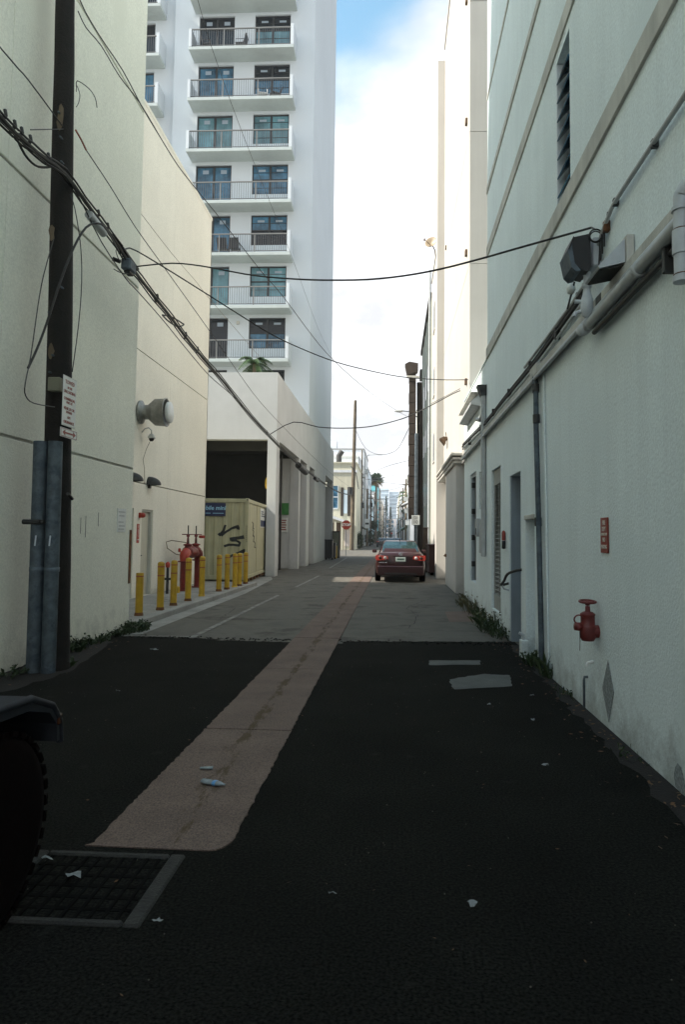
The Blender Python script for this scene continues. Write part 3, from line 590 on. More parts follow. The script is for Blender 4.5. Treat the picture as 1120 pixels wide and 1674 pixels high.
def smooth_path(p, k=4):
    p = [Vector(q) for q in p]; out = []
    for i in range(len(p)-1):
        a = p[max(i-1, 0)]; b = p[i]; c = p[i+1]; d = p[min(i+2, len(p)-1)]
        for j in range(k):
            t = j/k
            out.append(0.5*((2*b) + (-a + c)*t + (2*a - 5*b + 4*c - d)*t*t + (-a + 3*b - 3*c + d)*t*t*t))
    out.append(p[-1]); return out
for key, lab, r, m_, pts in CAB:
    mb = MB(); sp_ = smooth_path(pts, 3); mb.tube(sp_, r, 6)
    if key == 'main':
        root = thing('cable_bundle', lab, 'cable', (-3.9, 8, 5.6)); mb.build('cable', m_, root)
        for dx, dz, rr in ((.03, .035, .012), (-.03, -.03, .012), (.02, -.045, .009)):      # the messenger and lashed cables round it
            MB().tube([(p.x + dx, p.y, p.z + dz + .012*math.sin(i*1.7)) for i, p in enumerate(sp_)], rr, 5).build('cable', m_, root)
        for y, x, z in ((6.15, -3.832, 5.60), (6.32, -3.835, 5.60), (6.45, -3.837, 5.61), (6.62, -3.84, 5.63), (7.0, -3.845, 5.66), (8.3, -3.86, 5.66), (8.6, -3.865, 5.63), (9.1, -3.872, 5.55), (9.3, -3.874, 5.52), (10.6, -3.89, 5.39), (12.2, -3.91, 5.25), (13.0, -3.92, 5.2), (21, -4.03, 4.79), (29, -4.13, 4.67), (38, -4.25, 4.77)):
            MB().tube([(x-.03, y, z-.05), (x+.01, y+.02, z+.03), (x-.01, y+.03, z+.09)], .018, 6).build('cable_tie', m_, root)
        MB().tube([(-3.86, 8.05, 5.56), (-3.865, 8.5, 5.52)], .055, 10).build('splice_sleeve', 'grey_paint_metal', root)
        MB().tube([(-3.87, 8.8, 5.63), (-3.875, 9.7, 5.52)], .03, 8).build('splice_sleeve', m_, root)
        MB().tube([(-4.16, 29, 4.62), (-4.16, 31.5, 4.55)], .14, 10).build('splice_case', 'black_plastic', root)
        MB().tube([(-4.2, 35.5, 4.62), (-4.2, 37, 4.62)], .09, 10).build('splice_case', 'black_plastic', root)
    else: tag(mb.build('wire', m_), lab, 'wire')
t = thing('splice_box', 'grey utility splice box hanging on the cable bundle before the low cream wall', 'box', (-3.86, 9.35, 5.42))
MB().bev(-3.93, -3.79, 9.22, 9.46, 5.335, 5.50, .02).build('housing', 'galvanised', t)
MB().bev(-3.90, -3.81, 9.26, 9.42, 5.295, 5.335, .01).build('base', 'dark_metal', t)
MB().tube([(-3.93, 9.2, 5.43), (-4.0, 9.12, 5.44)], .03, 8).build('plug', 'dark_metal', t)
MB().tube([(-3.83, 9.3, 5.30), (-3.85, 9.2, 5.25), (-3.90, 9.1, 5.24), (-3.94, 9.02, 5.25)], .006, 5).build('tail', 'dark_metal', t)

# ------------------------------------------------------------------ bollards
bo = [(11.9, -4.53, .86, 'shorter yellow bollard with no cap, nearest of the row', 0), (12.83, -4.47, .98, 'yellow bollard second in the row, in front of the cream door', 1), (13.7, -4.50, .98, 'yellow bollard third in the row, beside the standpipe', 1),
      (14.68, -4.50, 1.0, 'yellow bollard in front of the left red riser, fourth in the row', 1), (15.85, -4.53, 1.0, 'yellow bollard in front of the right red riser, fifth in the row', 1), (17.3, -4.50, 1.0, 'yellow bollard by the dark left end of the container front', 1),
      (17.95, -4.45, 1.0, 'yellow bollard just right of the gap, seventh in the row', 1), (18.75, -4.43, 1.0, 'left bollard of the overlapping yellow pair at the container', 1), (19.2, -4.40, 1.0, 'right bollard of the overlapping yellow pair at the container', 1), (20.1, -4.42, 1.0, 'farthest yellow bollard, in front of the container corner', 1)]
for y, x, h, lab, cap in bo:
    x = x + .0
    t = thing('bollard', lab, 'bollard', (x, y, .10), group='yellow bollards along the sidewalk')
    MB().tube([(x, y, .02), (x, y, h)], .066, 20).build('post', 'yellow_paint', t)
    if cap: MB().lathe([(.066, 0), (.064, .02), (.05, .04), (.0, .05)], (x, y, h), n=18).build('cap', 'yellow_paint', t)
    for dz in ((.07,) if not cap else (.06, .23)):
        MB().lathe([(.066, 0), (.0675, .001), (.0675, .022), (.066, .023)], (x, y, h - dz), n=20).build('band', 'red_tape', t)
    MB().lathe([(.082, 0), (.072, .05), (.066, .06)], (x, y, .10), n=14).build('foot', 'rust' if random.random() < .6 else 'yellow_paint', t)

# red backflow assembly
t = thing('backflow_valve', 'tall red double riser backflow assembly with two stem valves behind the bollards', 'valve', (-5.45, 17.9, .1))
x = -5.42
for y in (17.3, 18.55):
    rz_ = MB().tube([(x, y, .08), (x, y, .84)], .105, 18).build('riser', 'fire_red', t)
    MB().lathe([(.10, 0), (.17, 0), (.17, .035), (.10, .035)], (x, y, .84), n=18).build('flange', 'fire_red', rz_)
    MB().lathe([(.10, 0), (.16, 0), (.16, .03), (.10, .03)], (x, y, .10), n=18).build('flange', 'fire_red', rz_)
el = MB()
el.tube([(x, 17.3, .87), (x, 17.3, .98), (x, 17.34, 1.05), (x, 17.43, 1.08), (x, 17.55, 1.08)], [.115, .125, .13, .125, .115], 18)
el.build('elbow', 'bright_red', t)
MB().tube([(x, 18.55, .87), (x, 18.55, .98), (x, 18.51, 1.05), (x, 18.42, 1.08), (x, 18.3, 1.08)], [.115, .125, .13, .125, .115], 18).build('elbow', 'fire_red', t)
MB().tube([(x, 17.5, 1.08), (x, 17.75, 1.08), (x, 17.9, 1.09), (x, 18.1, 1.08), (x, 18.35, 1.08)], [.11, .13, .17, .13, .11], 18).build('check_body', 'fire_red', t)
for y in (17.56, 18.28):
    bd = MB(); bd.lathe([(.10, 0), (.14, .02), (.14, .12), (.08, .17), (.08, .2), (.12, .21), (.12, .24), (.05, .26)], (x, y, 1.06), n=16)
    vb = bd.build('valve_body', 'fire_red', t)
    yk = MB()
    for s_ in (-1, 1): yk.tube([(x, y + .07*s_, 1.3), (x, y + .05*s_, 1.42), (x, y + .02*s_, 1.52)], .016, 6)
    yk.lathe([(.045, 0), (.045, .05), (.0, .05)], (x, y, 1.50), n=12)
    yk.build('yoke', 'fire_red', vb)
    MB().tube([(x, y, 1.3), (x, y, 1.80)], .016, 8).build('stem', 'dark_metal', vb)
    hw = MB(); hw.torus((x, y, 1.56), .15, .014, n=20); hw.tube([(x-.15, y, 1.56), (x+.15, y, 1.56)], .011, 6); hw.tube([(x, y-.15, 1.56), (x, y+.15, 1.56)], .011, 6)
    hw.build('hand_wheel', 'fire_red', vb)
MB().tube([(x, 17.5, 1.34), (x-.12, 17.3, 1.37), (x-.3, 17.15, 1.40), (x-.42, 17.08, 1.36), (x-.40, 17.12, 1.2), (x-.2, 17.2, 1.05), (x-.08, 17.26, 1.02)], .012, 6).build('tamper_cable', 'tan_cable', t)
MB().bev(x-.16, x-.10, 17.25, 17.31, 1.1, 1.2, .01).build('tamper_switch', 'bright_red', t)
MB().tube([(x+.1, 18.3, 1.5), (x+.24, 18.2, 1.5)], .04, 8).build('tamper_switch', 'bright_red', t)
t = thing('standpipe', 'thin dark standpipe with a red cap between the cream door and the red risers', 'pipe', (-5.55, 16.4, .1))
MB().tube([(-5.55, 16.4, .08), (-5.55, 16.4, .74)], .032, 10).build('pipe', 'dark_metal', t)
MB().lathe([(.045, 0), (.055, .03), (.055, .10), (.02, .14), (0, .14)], (-5.55, 16.4, .74), n=12).build('cap', 'bright_red', t)
MB().tube([(-5.75, 16.35, .46), (-5.45, 16.42, .46)], .03, 8).build('tee', 'dark_metal', t)
MB().lathe([(.07, 0), (.07, .12), (.05, .16), (0, .16)], (-5.4, 16.7, .10), n=12).build('guard', 'yellow_paint', t)

# ------------------------------------------------------------------ storage container
t = thing('storage_container', 'tan steel storage container with graffiti standing before the dark garage opening', 'container', (-4.66, 21.42, 0), R(3.3))
PER = 0.27
def cor(x):          # depth of the corrugated sheet at x (metres, into the container)
    u = ((x + 10*PER) % PER)/PER
    return 0.0 if u < .3 else (u-.3)/.2*.035 if u < .5 else .035 if u < .8 else (1-u)/.2*.035
xs = sorted({round(-2.36 + i*PER/20, 4) for i in range(int(2.28/(PER/20))+1)})
cs = MB(); vs = []; fs = []
for x in xs: vs += [(x, .03 + cor(x), .26), (x, .03 + cor(x), 2.62)]
for i in range(len(xs)-1): fs.append((2*i, 2*i+2, 2*i+3, 2*i+1))
cs.add(vs, fs); cs.build('corrugated_side', 'container_tan', t, off=False, fix=False)
MB().box(-2.40, -.04, .075, 6.0, .2, 2.66).build('body', 'container_tan', t, off=False)
f = MB()
for x in (-2.44, -.085): f.bev(x, x+.085, 0, .1, .12, 2.74, .008)
f.bev(-2.36, -.085, .005, .09, 2.61, 2.73, .008); f.bev(-2.36, -.085, .005, .09, .13, .27, .008)
f.bev(-.09, -.003, .1, 6.0, 2.61, 2.73, .008); f.bev(-.09, -.003, .1, 6.0, .16, .27, .008)
f.bev(-.085, 0, 5.9, 6.02, .12, 2.74, .008); f.box(-2.40, -.05, .08, 5.95, 2.70, 2.72)
f.build('frame', 'container_tan', t, off=False)
for x in (-2.44, -.10):
    for z in (.12, 2.64): MB().bev(x-.003, x+.105, -.006, .12, z, z+.105, .01).build('corner_casting', 'container_tan', t, off=False)
for z in (.155, 2.675): MB().box(-.06, -.02, -.009, -.005, z, z+.04).build('casting_hole', 'dark_inside', t, off=False)
for y0 in (.16, 2.1, 4.05):
    MB().bev(-.045, -.028, y0, y0+1.86, .30, 2.58, .006).build('side_panel', 'container_tan', t, off=False)
for k in range(8): MB().box(-.08, -.006, .35 + k*.7, .45 + k*.7, .06, .165).build('floor_beam', 'rust', t, off=False)
sgn = MB().bev(-2.0, -.74, .004, .020, 2.16, 2.585, .003).build('sign_board', 'sign_blue', t, off=False)
text('mobile mini', .19, (-1.18, .0015, 2.42), (1, 0, 0), (.10, 0, 1), 'sign_blue_text', sgn, bold=.004)
MB().box(-1.15, -.80, .0015, .0035, 2.245, 2.262).build('underline', 'sign_blue_text', sgn, off=False); MB().box(-1.6, -1.22, .0015, .0035, 2.245, 2.262).build('underline', 'sign_blue_text', sgn, off=False)
sg2 = MB().bev(-.027, -.018, 2.9, 4.3, 1.85, 2.55, .002).build('poster_board', 'sign_white', t, off=False)
MB().box(-.0175, -.0165, 2.95, 4.25, 1.88, 2.12).build('print_block', 'sign_blue', sg2, off=False)
for k, z in enumerate((2.25, 2.33, 2.41)): MB().box(-.0175, -.0165, 3.1, 4.1-.2*k, z, z+.04).build('print_line', 'sign_blue', sg2, off=False)
for k in range(9): MB().box(-.055, -.035, -.0015, -.001, 1.35+.06*k, 1.385+.06*k).build('stencil_digit', 'spray_black', t, off=False)
def stroke(pts, w, par):
    """spray paint following the corrugated sheet; pts are (x, z, width factor)"""
    mb = MB(); P_ = []
    for a, b in zip(pts, pts[1:]):
        n = max(2, int(math.dist(a[:2], b[:2])/.012))
        for j in range(n): P_.append([a[q] + (b[q]-a[q])*j/n for q in range(3)])
    P_.append(list(pts[-1])); vs = []; fs = []
    for i, p in enumerate(P_):
        a = P_[max(0, i-1)]; b = P_[min(len(P_)-1, i+1)]; d = Vector((b[0]-a[0], b[1]-a[1])); d.normalize(); n_ = Vector((-d.y, d.x))
        for s_ in (-1, -.33, .33, 1):
            x = p[0] + n_.x*s_*w*p[2]/2; z = p[1] + n_.y*s_*w*p[2]/2; vs.append((x, .027 + cor(x), z))
    for i in range(len(P_)-1):
        for j in range(3): fs.append((4*i+j, 4*i+j+1, 4*i+j+5, 4*i+j+4))
    mb.add(vs, fs); mb.build('graffiti_stroke', 'spray_black', par, off=False, fix=False)
K = lambda px, py: (-.06 - (716-px)*.00205, 2.66 - (py-165)*.00205)
def st(pp_, w): stroke([(*K(a, b), c) for a, b, c in pp_], w, t)
st([(385, 545, .7), (355, 640, 1), (300, 700, 1.1), (275, 680, .8)], .09)
st([(320, 715, .9), (400, 650, .8), (480, 600, .8), (560, 570, 1), (590, 600, 1.2), (570, 545, .7)], .09)
st([(455, 770, 1.1), (520, 755, 1), (600, 745, 1), (680, 730, 1.2)], .10)
st([(480, 790, .8), (560, 790, .8), (620, 820, .9), (605, 865, 1), (520, 855, .9), (440, 855, 1), (370, 880, 1)], .08)
st([(400, 1080, 1.2), (500, 1020, .8), (600, 980, .9), (690, 940, 1.2), (680, 990, 1)], .085)
st([(570, 1040, .6), (590, 1110, .8), (625, 1150, .8)], .06)
for z0, y0 in ((2.0, 1.0), (1.75, 1.1), (1.55, 1.2), (1.35, 1.45)):
    MB().tube([(-.026, y0, z0), (-.026, y0+.25, z0-.05), (-.026, y0+.15, z0-.2), (-.026, y0+.45, z0-.22)], .016, 4).build('graffiti_stroke', 'spray_black', t, off=False)

# ------------------------------------------------------------------ podium / garage
XP = -4.50
pd = thing('garage_podium', 'white parking garage podium with tall openings at the foot of the white tower', 'building', (-10, 30, 0))
wall('Y', 25.45, 25.87, (-18, XP), (0, 7.85), [(-7.9, -4.85, 0, 5.24)]).build('front_wall', 'white_podium', pd)
sw_ = wall('X', XP-.42, XP, (25.872, 50), (0, 7.85), [(26.15, 31.65, 0, 5.25), (32.1, 34.5, 0, 5.27), (35.7, 37.95, 0, 5.3), (44.1, 49.4, .0, 5.6)])
sw_.build('side_wall', 'white_podium', pd)
for a, b in ((31.68, 32.07), (34.53, 35.67), (37.98, 44.07), (49.43, 49.97)): MB().box(XP-.95, XP-.423, a, b, 0, 5.22).build('pillar', 'white_podium', pd)
MB().box(-17.9, XP-.43, 25.88, 36.9, 7.2, 7.6).build('roof', 'roof', pd)
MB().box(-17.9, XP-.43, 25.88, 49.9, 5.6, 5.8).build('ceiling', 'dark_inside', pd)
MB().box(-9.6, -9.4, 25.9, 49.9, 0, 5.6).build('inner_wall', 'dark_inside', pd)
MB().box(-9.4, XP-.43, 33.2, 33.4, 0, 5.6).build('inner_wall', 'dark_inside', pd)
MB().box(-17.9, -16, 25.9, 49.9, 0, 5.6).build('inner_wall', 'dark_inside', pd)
MB().box(-9.39, XP-.44, 25.88, 49.9, -.005, .02).build('floor', 'asphalt_old', pd)
for y in (28.3, 30.2): MB().tube([(XP-.6, y, 0), (XP-.6, y, 5.2)], .05, 8).build('drain_pipe', 'dark_metal', pd)
MB().box(-9.3, XP-.5, 26.9, 27.2, 5.0, 5.58).build('beam', 'dark_inside', pd)
pn = MB().bev(XP-.9, XP-.46, 31.60, 31.66, 2.55, 3.10, .005); pn.build('green_sign', 'sign_green', pd)
MB().bev(XP-.86, XP-.50, 31.61, 31.66, 1.72, 2.4, .005).build('notice_board', 'sign_white', pd)
for k in range(5): MB().box(XP-.80, XP-.56 - .03*(k % 2), 31.605, 31.609, 1.82+.11*k, 1.87+.11*k).build('notice_line', 'sign_red', pd)
MB().box(XP+.001, XP+.02, 35.75, 37.9, .0, .0).build('kerb_line', 'yellow_paint', pd) if False else None
t = thing('wall_lantern', 'round yellow lamp on the inner edge of the garage opening', 'lamp', (-4.86, 25.6, 3.5))
MB().lathe([(0, 0), (.07, .03), (.10, .15), (.09, .35), (.05, .47), (0, .5)], (-4.93, 25.98, 3.35), n=14).build('globe', 'yellow_paint', t); MB().box(-4.93, -4.80, 25.88, 25.98, 3.80, 3.86).build('bracket', 'dark_metal', t)
t = thing('utility_cabinet', 'dark green cabinet standing past the garage corner behind a yellow bollard', 'cabinet', (-4.15, 49.2, 0))
MB().bev(-4.44, -3.92, 49.0, 49.9, 0.0, 1.95, .02).build('body', 'green_grey_wall' if False else 'dark_brown', t); MB().bev(-4.40, -3.96, 48.97, 48.999, .1, 1.85, .005).build('door', 'box_olive', t)
t = thing('bollard', 'yellow bollard alone beside the dark cabinet far down the alley', 'bollard', (-4.1, 48, 0), group='yellow bollards along the sidewalk')
MB().tube([(-4.1, 48.0, 0), (-4.1, 48.0, .85)], .11, 14).build('post', 'yellow_paint', t); MB().lathe([(.11, 0), (.08, .05), (0, .06)], (-4.1, 48, .85), n=14).build('cap', 'yellow_paint', t)
for i, (x, y, h, w) in enumerate(((-4.25, 44.6, 1.35, .5), (-4.2, 46.2, 1.1, .5))):
    t = thing('trash_bin', ('taller', 'lower')[i] + ' dark wheeled bin against the blue shaded tower foot', 'bin', (x, y, 0), group='dark bins at the tower foot')
    MB().prism([(y-.3, .12), (y+.3, .12), (y+.36, h-.08), (y-.36, h-.08)], x-w/2, x+w/2, 'X').build('bin_body', 'black_plastic', t)
    MB().bev(x-w/2-.03, x+w/2+.03, y-.4, y+.4, h-.08, h, .02).build('lid', 'black_plastic', t)
    for s_ in (-.2, .2): MB().lathe([(0, -.04), (.12, -.04), (.12, .04), (0, .04)], (x+s_, y+.25, .12), (1, 0, 0), 12).build('wheel', 'rubber', t)

# ------------------------------------------------------------------ tower
TY = 37.0
tw = thing('apartment_tower', 'tall white apartment tower with stacked balconies above the garage', 'building', (-11, 43, 7))
TOPN = 4; FL = [29.09 + 2.98*n for n in range(-7, TOPN+1)]
holes = []
for F_ in FL: holes += [(-11.53, -9.45, F_+.02, F_+2.63), (-8.25, -6.17, F_+.86, F_+2.63)]
wall('Y', TY, TY+.35, (-12.97, -4.75), (7.86, 45), holes).build('front_wall', 'white_tower', tw)
wall('Y', 37.4, 37.75, (-20.0, -12.98), (7.86, 45), [(-16.4, -14.3, F_+.02, F_+2.63) for F_ in FL] + [(-19.5, -17.6, F_+.9, F_+2.63) for F_ in FL]).build('front_wall', 'white_tower', tw)
MB().box(-12.975, -12.6, 37.355, 37.74, 7.86, 45).build('return_wall', 'white_tower', tw)
wall('X', -5.1, -4.75, (TY+.352, 50), (7.86, 45), []).build('side_wall', 'white_tower', tw)
MB().box(-20, -5.15, 49.6, 50, 7.86, 45).build('back_wall', 'white_tower', tw)
MB().box(-20, -19.6, 37.8, 49.6, 7.86, 45).build('far_side_wall', 'white_tower', tw)
MB().box(-19.5, -5.15, 38.9, 39.0, 7.86, 44.5).build('inner_partition', 'dark_inside', tw)
MB().box(-20.1, -4.7, 36.95, 50.1, 45.003, 45.4).build('roof', 'white_tower', tw)
for zz_ in (7.853,): MB().box(-4.749, XP, 37.0, 50, zz_, zz_+.03).build('ledge', 'white_podium', tw)
def door_unit(x0, x1, y, F_, glass, k):
    w = MB(); z0, z1 = F_+.02, F_+2.63; c = (x0+x1)/2
    w.box(x0, x0+.07, y+.12, y+.2, z0, z1); w.box(x1-.07, x1, y+.12, y+.2, z0, z1); w.box(x0+.07, x1-.07, y+.12, y+.2, z1-.09, z1); w.box(x0+.07, x1-.07, y+.12, y+.2, z0, z0+.07); w.box(c-.06, c+.06, y+.11, y+.2, z0+.07, z1-.09)
    o = w.build('sliding_door', 'window_frame_dark', tw)
    for a, b in ((x0+.07, c-.06), (c+.06, x1-.07)):
        MB().box(a, b, y+.16, y+.175, z0+.07, z1-.09).build('pane', glass, o)
    return o
def win_unit(x0, x1, y, F_, g1, g2):
    w = MB(); z0, z1 = F_+.86, F_+2.63; c = (x0+x1)/2; m = F_+1.76
    w.box(x0, x0+.06, y+.1, y+.2, z0, z1); w.box(x1-.06, x1, y+.1, y+.2, z0, z1); w.box(x0+.06, x1-.06, y+.1, y+.2, z1-.07, z1); w.box(x0+.06, x1-.06, y+.1, y+.2, z0, z0+.06); w.box(c-.06, c+.06, y+.1, y+.2, z0+.06, z1-.07)
    for a, b in ((x0+.06, c-.06), (c+.06, x1-.06)):
        w.box(a, b, y+.1, y+.19, m-.03, m+.03); w.box(a, b, y+.12, y+.17, z0+.42, z0+.44); w.box(a, b, y+.12, y+.17, z0+1.32, z0+1.34)
    o = w.build('window', 'window_frame_dark', tw)
    for a, b in ((x0+.06, c-.06), (c+.06, x1-.06)):
        MB().box(a, b, y+.145, y+.155, z0+.06, m-.03).build('pane', g1, o); MB().box(a, b, y+.145, y+.155, m+.03, z1-.07).build('pane', g2, o)
    return o
gl = ['glass_curtain', 'glass_blind', 'glass_dark']
random.seed(3)
sel = {1: ('glass_dark', 'glass_curtain', 'glass_dark'), 0: ('glass_dark', 'glass_blind', 'glass_dark'), -1: ('glass_curtain', 'glass_curtain', 'glass_dark'), -2: ('glass_blind', 'glass_blind', 'glass_blind'),
       -3: ('glass_curtain', 'glass_curtain', 'glass_curtain'), -4: ('glass_curtain', 'glass_dark', 'glass_curtain'), -5: ('glass_blind', 'glass_blind', 'glass_blind')}
bal0 = None; balL = None
for F_ in FL:
    n = round((F_-29.09)/2.98)
    g_ = sel.get(n, ('glass_dark', 'glass_curtain', 'glass_dark'))
    dd = door_unit(-11.53, -9.45, TY, F_, g_[0], n); ww = win_unit(-8.25, -6.17, TY, F_, g_[1], g_[2])
    for x in (-11.15, -10.1): MB().box(x, x+.34, TY+.148, TY+.158, F_+2.18, F_+2.4).build('sticker', 'sticker', dd); 
    if n in (-1,): MB().box(-11.2, -10.6, TY+.148, TY+.158, F_+.2, F_+.42).build('sticker', 'sticker_blue', dd)
    for x in (-7.9, -6.85): MB().box(x, x+.4, TY+.135, TY+.143, F_+2.26, F_+2.38).build('sticker', 'sticker', ww)
    door_unit(-16.4, -14.3, 37.4, F_, g_[0], n)
    win_unit(-19.5, -17.6, 37.4, F_, g_[1], g_[2])
    if n == -7: continue
    if bal0 is None:
        def balcony(x0, x1, y0, y1, F_, lw=.15, lh=1.06):
            b = MB().bev(x0, x1, y0, y1-.003, F_-.18, F_, .012).build('balcony', 'slab_grey', tw)
            MB().bev(x0, x0+lw, y0, y1-.004, F_+.002, F_+lh, .01).build('side_parapet', 'white_tower', b)
            MB().bev(x1-.17, x1, y0, y1-.004, F_+.002, F_+1.22, .01).build('side_parapet', 'white_tower', b)
            r = MB(); r.box(x0+lw+.002, x1-.172, y0+.03, y0+.10, F_+1.02, F_+1.07); r.build('top_rail', 'rail_metal', b)
            r = MB(); r.box(x0+lw+.002, x1-.172, y0+.05, y0+.08, F_+.07, F_+.10); nn_ = int((x1-x0)/.125)
            for i in range(1, nn_): 
                x = x0 + (x1-x0)*i/nn_
                if x0+lw < x < x1-.18: r.box(x-.008, x+.008, y0+.054, y0+.076, F_+.102, F_+1.018)
            r.build('balusters', 'baluster_metal', b)
            for i in (1, 2):
                x = x0 + (x1-x0)*i/3; MB().box(x-.025, x+.025, y0+.045, y0+.085, F_+.003, F_+1.019).build('rail_post', 'rail_metal', b)
            return b
        F0 = F_; bal0 = balcony(-11.78, -5.80, 35.9, TY, F_); balL = balcony(-19.6, -13.63, 36.3, 37.4, F_)
    else:
        dpart(bal0, tw, (0, 0, F_-F0)); dpart(balL, tw, (0, 0, F_-F0))
MB().bev(-8.95, -8.78, TY-.10, TY, 13.45, 13.62, .01).build('balcony_lamp', 'band_stucco', tw)
# chairs on the balconies
def chair(x, F_, rz, lab, m='chair_dark', tall=.95, solid=False):
    t = thing('balcony_chair', lab, 'chair', (x, 36.45, F_), rz, group='chairs on the tower balconies', world=False)
    MB().bev(-.27, .27, -.26, .26, .38, .43, .01).build('seat', m, t, off=False)
    MB().prism([(.20, .43), (.26, .43), (.40, tall), (.35, tall)], -.27, .27, 'X').build('backrest', m, t, off=False)
    for sx in (-.25, .25):
        MB().tube([(sx, -.24, 0), (sx, -.22, .62), (sx, .24, .62)], .018, 6).build('arm_rest', m, t, off=False)
        MB().tube([(sx, .24, 0), (sx, .24, .45)], .018, 6).build('leg', m, t, off=False)
B = lambda n: 29.09 + 2.98*n
chair(-10.85, B(0), R(90), 'left chair of the dark pair on the second full balcony from the top'); chair(-8.95, B(0), R(-90), 'right chair of the dark pair on the second full balcony from the top')
chair(-6.9, B(-1), R(-60), 'dark curved chair at the right end of the third full balcony', tall=.85)
chair(-9.7, B(-4), R(180), 'left one of two square grey chairs behind the sixth balcony rail', tall=.9); chair(-9.0, B(-4), R(180), 'right one of two square grey chairs behind the sixth balcony rail', tall=.9)
chair(-7.6, B(-1), R(10), 'white low chair beside the window of the third full balcony', 'chair_white', .7)
chair(-11.3, B(1), R(80), 'white chair at the left end of the top full balcony', 'chair_white')

# ------------------------------------------------------------------ right building 1 (nearest)
XR = 1.78
r1 = thing('grey_stucco_building', 'large pale grey stucco building along the right side with ledges and doors', 'building', (6, 5, 0))
low = [(14.58, 15.66, .58, 3.0), (13.47, 14.04, 2.14, 2.91), (11.26, 12.28, .30, 2.77), (9.50, 10.40, .0, 2.50), (8.58, 9.15, .0, 1.82)]
wall('X', XR, XR+.5, (-6, 17.0), (0, 4.97), low).build('lower_wall', 'grey_stucco', r1)
wall('X', XR, XR+.5, (-6, 12.82), (5.17, 6.95), [(6.76, 7.32, 5.2, 6.83)]).build('upper_wall', 'grey_stucco', r1)
wall('X', XR, XR+.5, (-6, 12.82), (7.15, 8.22), []).build('upper_wall', 'grey_stucco', r1)
wall('X', XR, XR+.5, (-6, 12.82), (8.34, 10.1), []).build('upper_wall', 'grey_stucco', r1)
wall('X', XR, XR+.5, (-6, 12.82), (10.18, 19.0), []).build('upper_wall', 'grey_stucco', r1)
for z0, z1, p_, ye in ((4.971, 5.169, .028, 12.83), (6.951, 7.149, .02, 12.83), (8.221, 8.339, .02, 12.83), (10.101, 10.179, .015, 12.83)):
    MB().bev(XR-p_, XR+.5, -6, ye, z0, z1, .004).build('band', 'band_stucco', r1)
    MB().box(XR-.003, XR+.4, -6, ye-.01, z0-.02, z0-.0005).build('groove', 'dark_inside', r1) if False else None
MB().bev(XR-.02, XR+.49, 12.835, 17.0, 4.972, 5.0, .004).build('coping', 'grey_stucco', r1)
MB().box(XR+.5, 12, -6, 12.8, 0, 18.9).build('core', 'grey_stucco', r1)
MB().box(XR+.501, 12, 12.81, 16.9, 0, 4.9).build('core', 'grey_stucco', r1)
# beam / ledge with dark soffit
MB().bev(XR-.075, XR-.001, -6, 17.02, 3.525, 3.60, .006).build('ledge', 'band_stucco', r1)
# openings
j = MB(); j.box(XR+.015, XR+.48, 10.34, 10.398, .0, 2.498); j.box(XR+.42, XR+.48, 9.502, 10.34, .0, 2.498); j.build('door_recess', 'door_blue_grey', r1)
MB().box(XR+.34, XR+.38, 9.6, 10.3, .02, 2.4).build('door', 'door_grey', r1)
j = MB(); j.box(XR+.16, XR+.20, 8.60, 9.13, .0, 1.80); j.build('niche_panel', 'grey_stucco', r1); MB().bev(XR-.02, XR+.2, 8.56, 9.17, 1.80, 1.86, .005).build('niche_lintel', 'band_stucco', r1)
lv = MB().box(XR+.14, XR+.16, 11.28, 12.26, .32, 2.76).build('door', 'dark_inside', r1)
f = MB(); f.box(XR+.04, XR+.13, 12.20, 12.27, .31, 2.76); f.box(XR+.04, XR+.13, 11.27, 11.33, .31, 2.76); f.box(XR+.04, XR+.13, 11.33, 12.20, 2.50, 2.76); f.box(XR+.05, XR+.12, 11.75, 11.79, .55, 2.50); f.box(XR+.04, XR+.13, 11.33, 12.20, .31, .55)
f.build('door_frame', 'louvre_metal', lv)
sl_ = MB().prism([(XR+.045, .565), (XR+.05, .56), (XR+.12, .58), (XR+.115, .586)], 11.33, 12.20, 'Y').build('louvre_slat', 'louvre_metal', lv)
for k in range(1, 26): c = sl_.copy(); COL.objects.link(c); c.location.z += .075*k
d1 = MB().box(XR+.10, XR+.14, 14.62, 15.62, .60, 2.98).build('door', 'dark_metal', r1)
f = MB(); f.box(XR+.03, XR+.12, 15.60, 15.655, .585, 2.995); f.box(XR+.03, XR+.12, 14.585, 14.63, .585, 2.995); f.box(XR+.03, XR+.12, 14.63, 15.60, 2.92, 2.995); f.build('door_frame', 'door_grey', d1)
for z in (.9, 1.5, 2.1, 2.7): MB().box(XR+.02, XR+.10, 15.55, 15.60, z, z+.12).build('hinge', 'dark_metal', d1)
vn = MB().box(XR+.09, XR+.12, 13.475, 14.035, 2.145, 2.905).build('wall_vent', 'dark_inside', r1)
s0 = MB().prism([(XR+.01, 2.16), (XR+.025, 2.16), (XR+.08, 2.20), (XR+.065, 2.20)], 13.48, 14.03, 'Y').build('vent_slat', 'sign_white', vn)
for k in range(1, 6): c = s0.copy(); COL.objects.link(c); c.location.z += .125*k
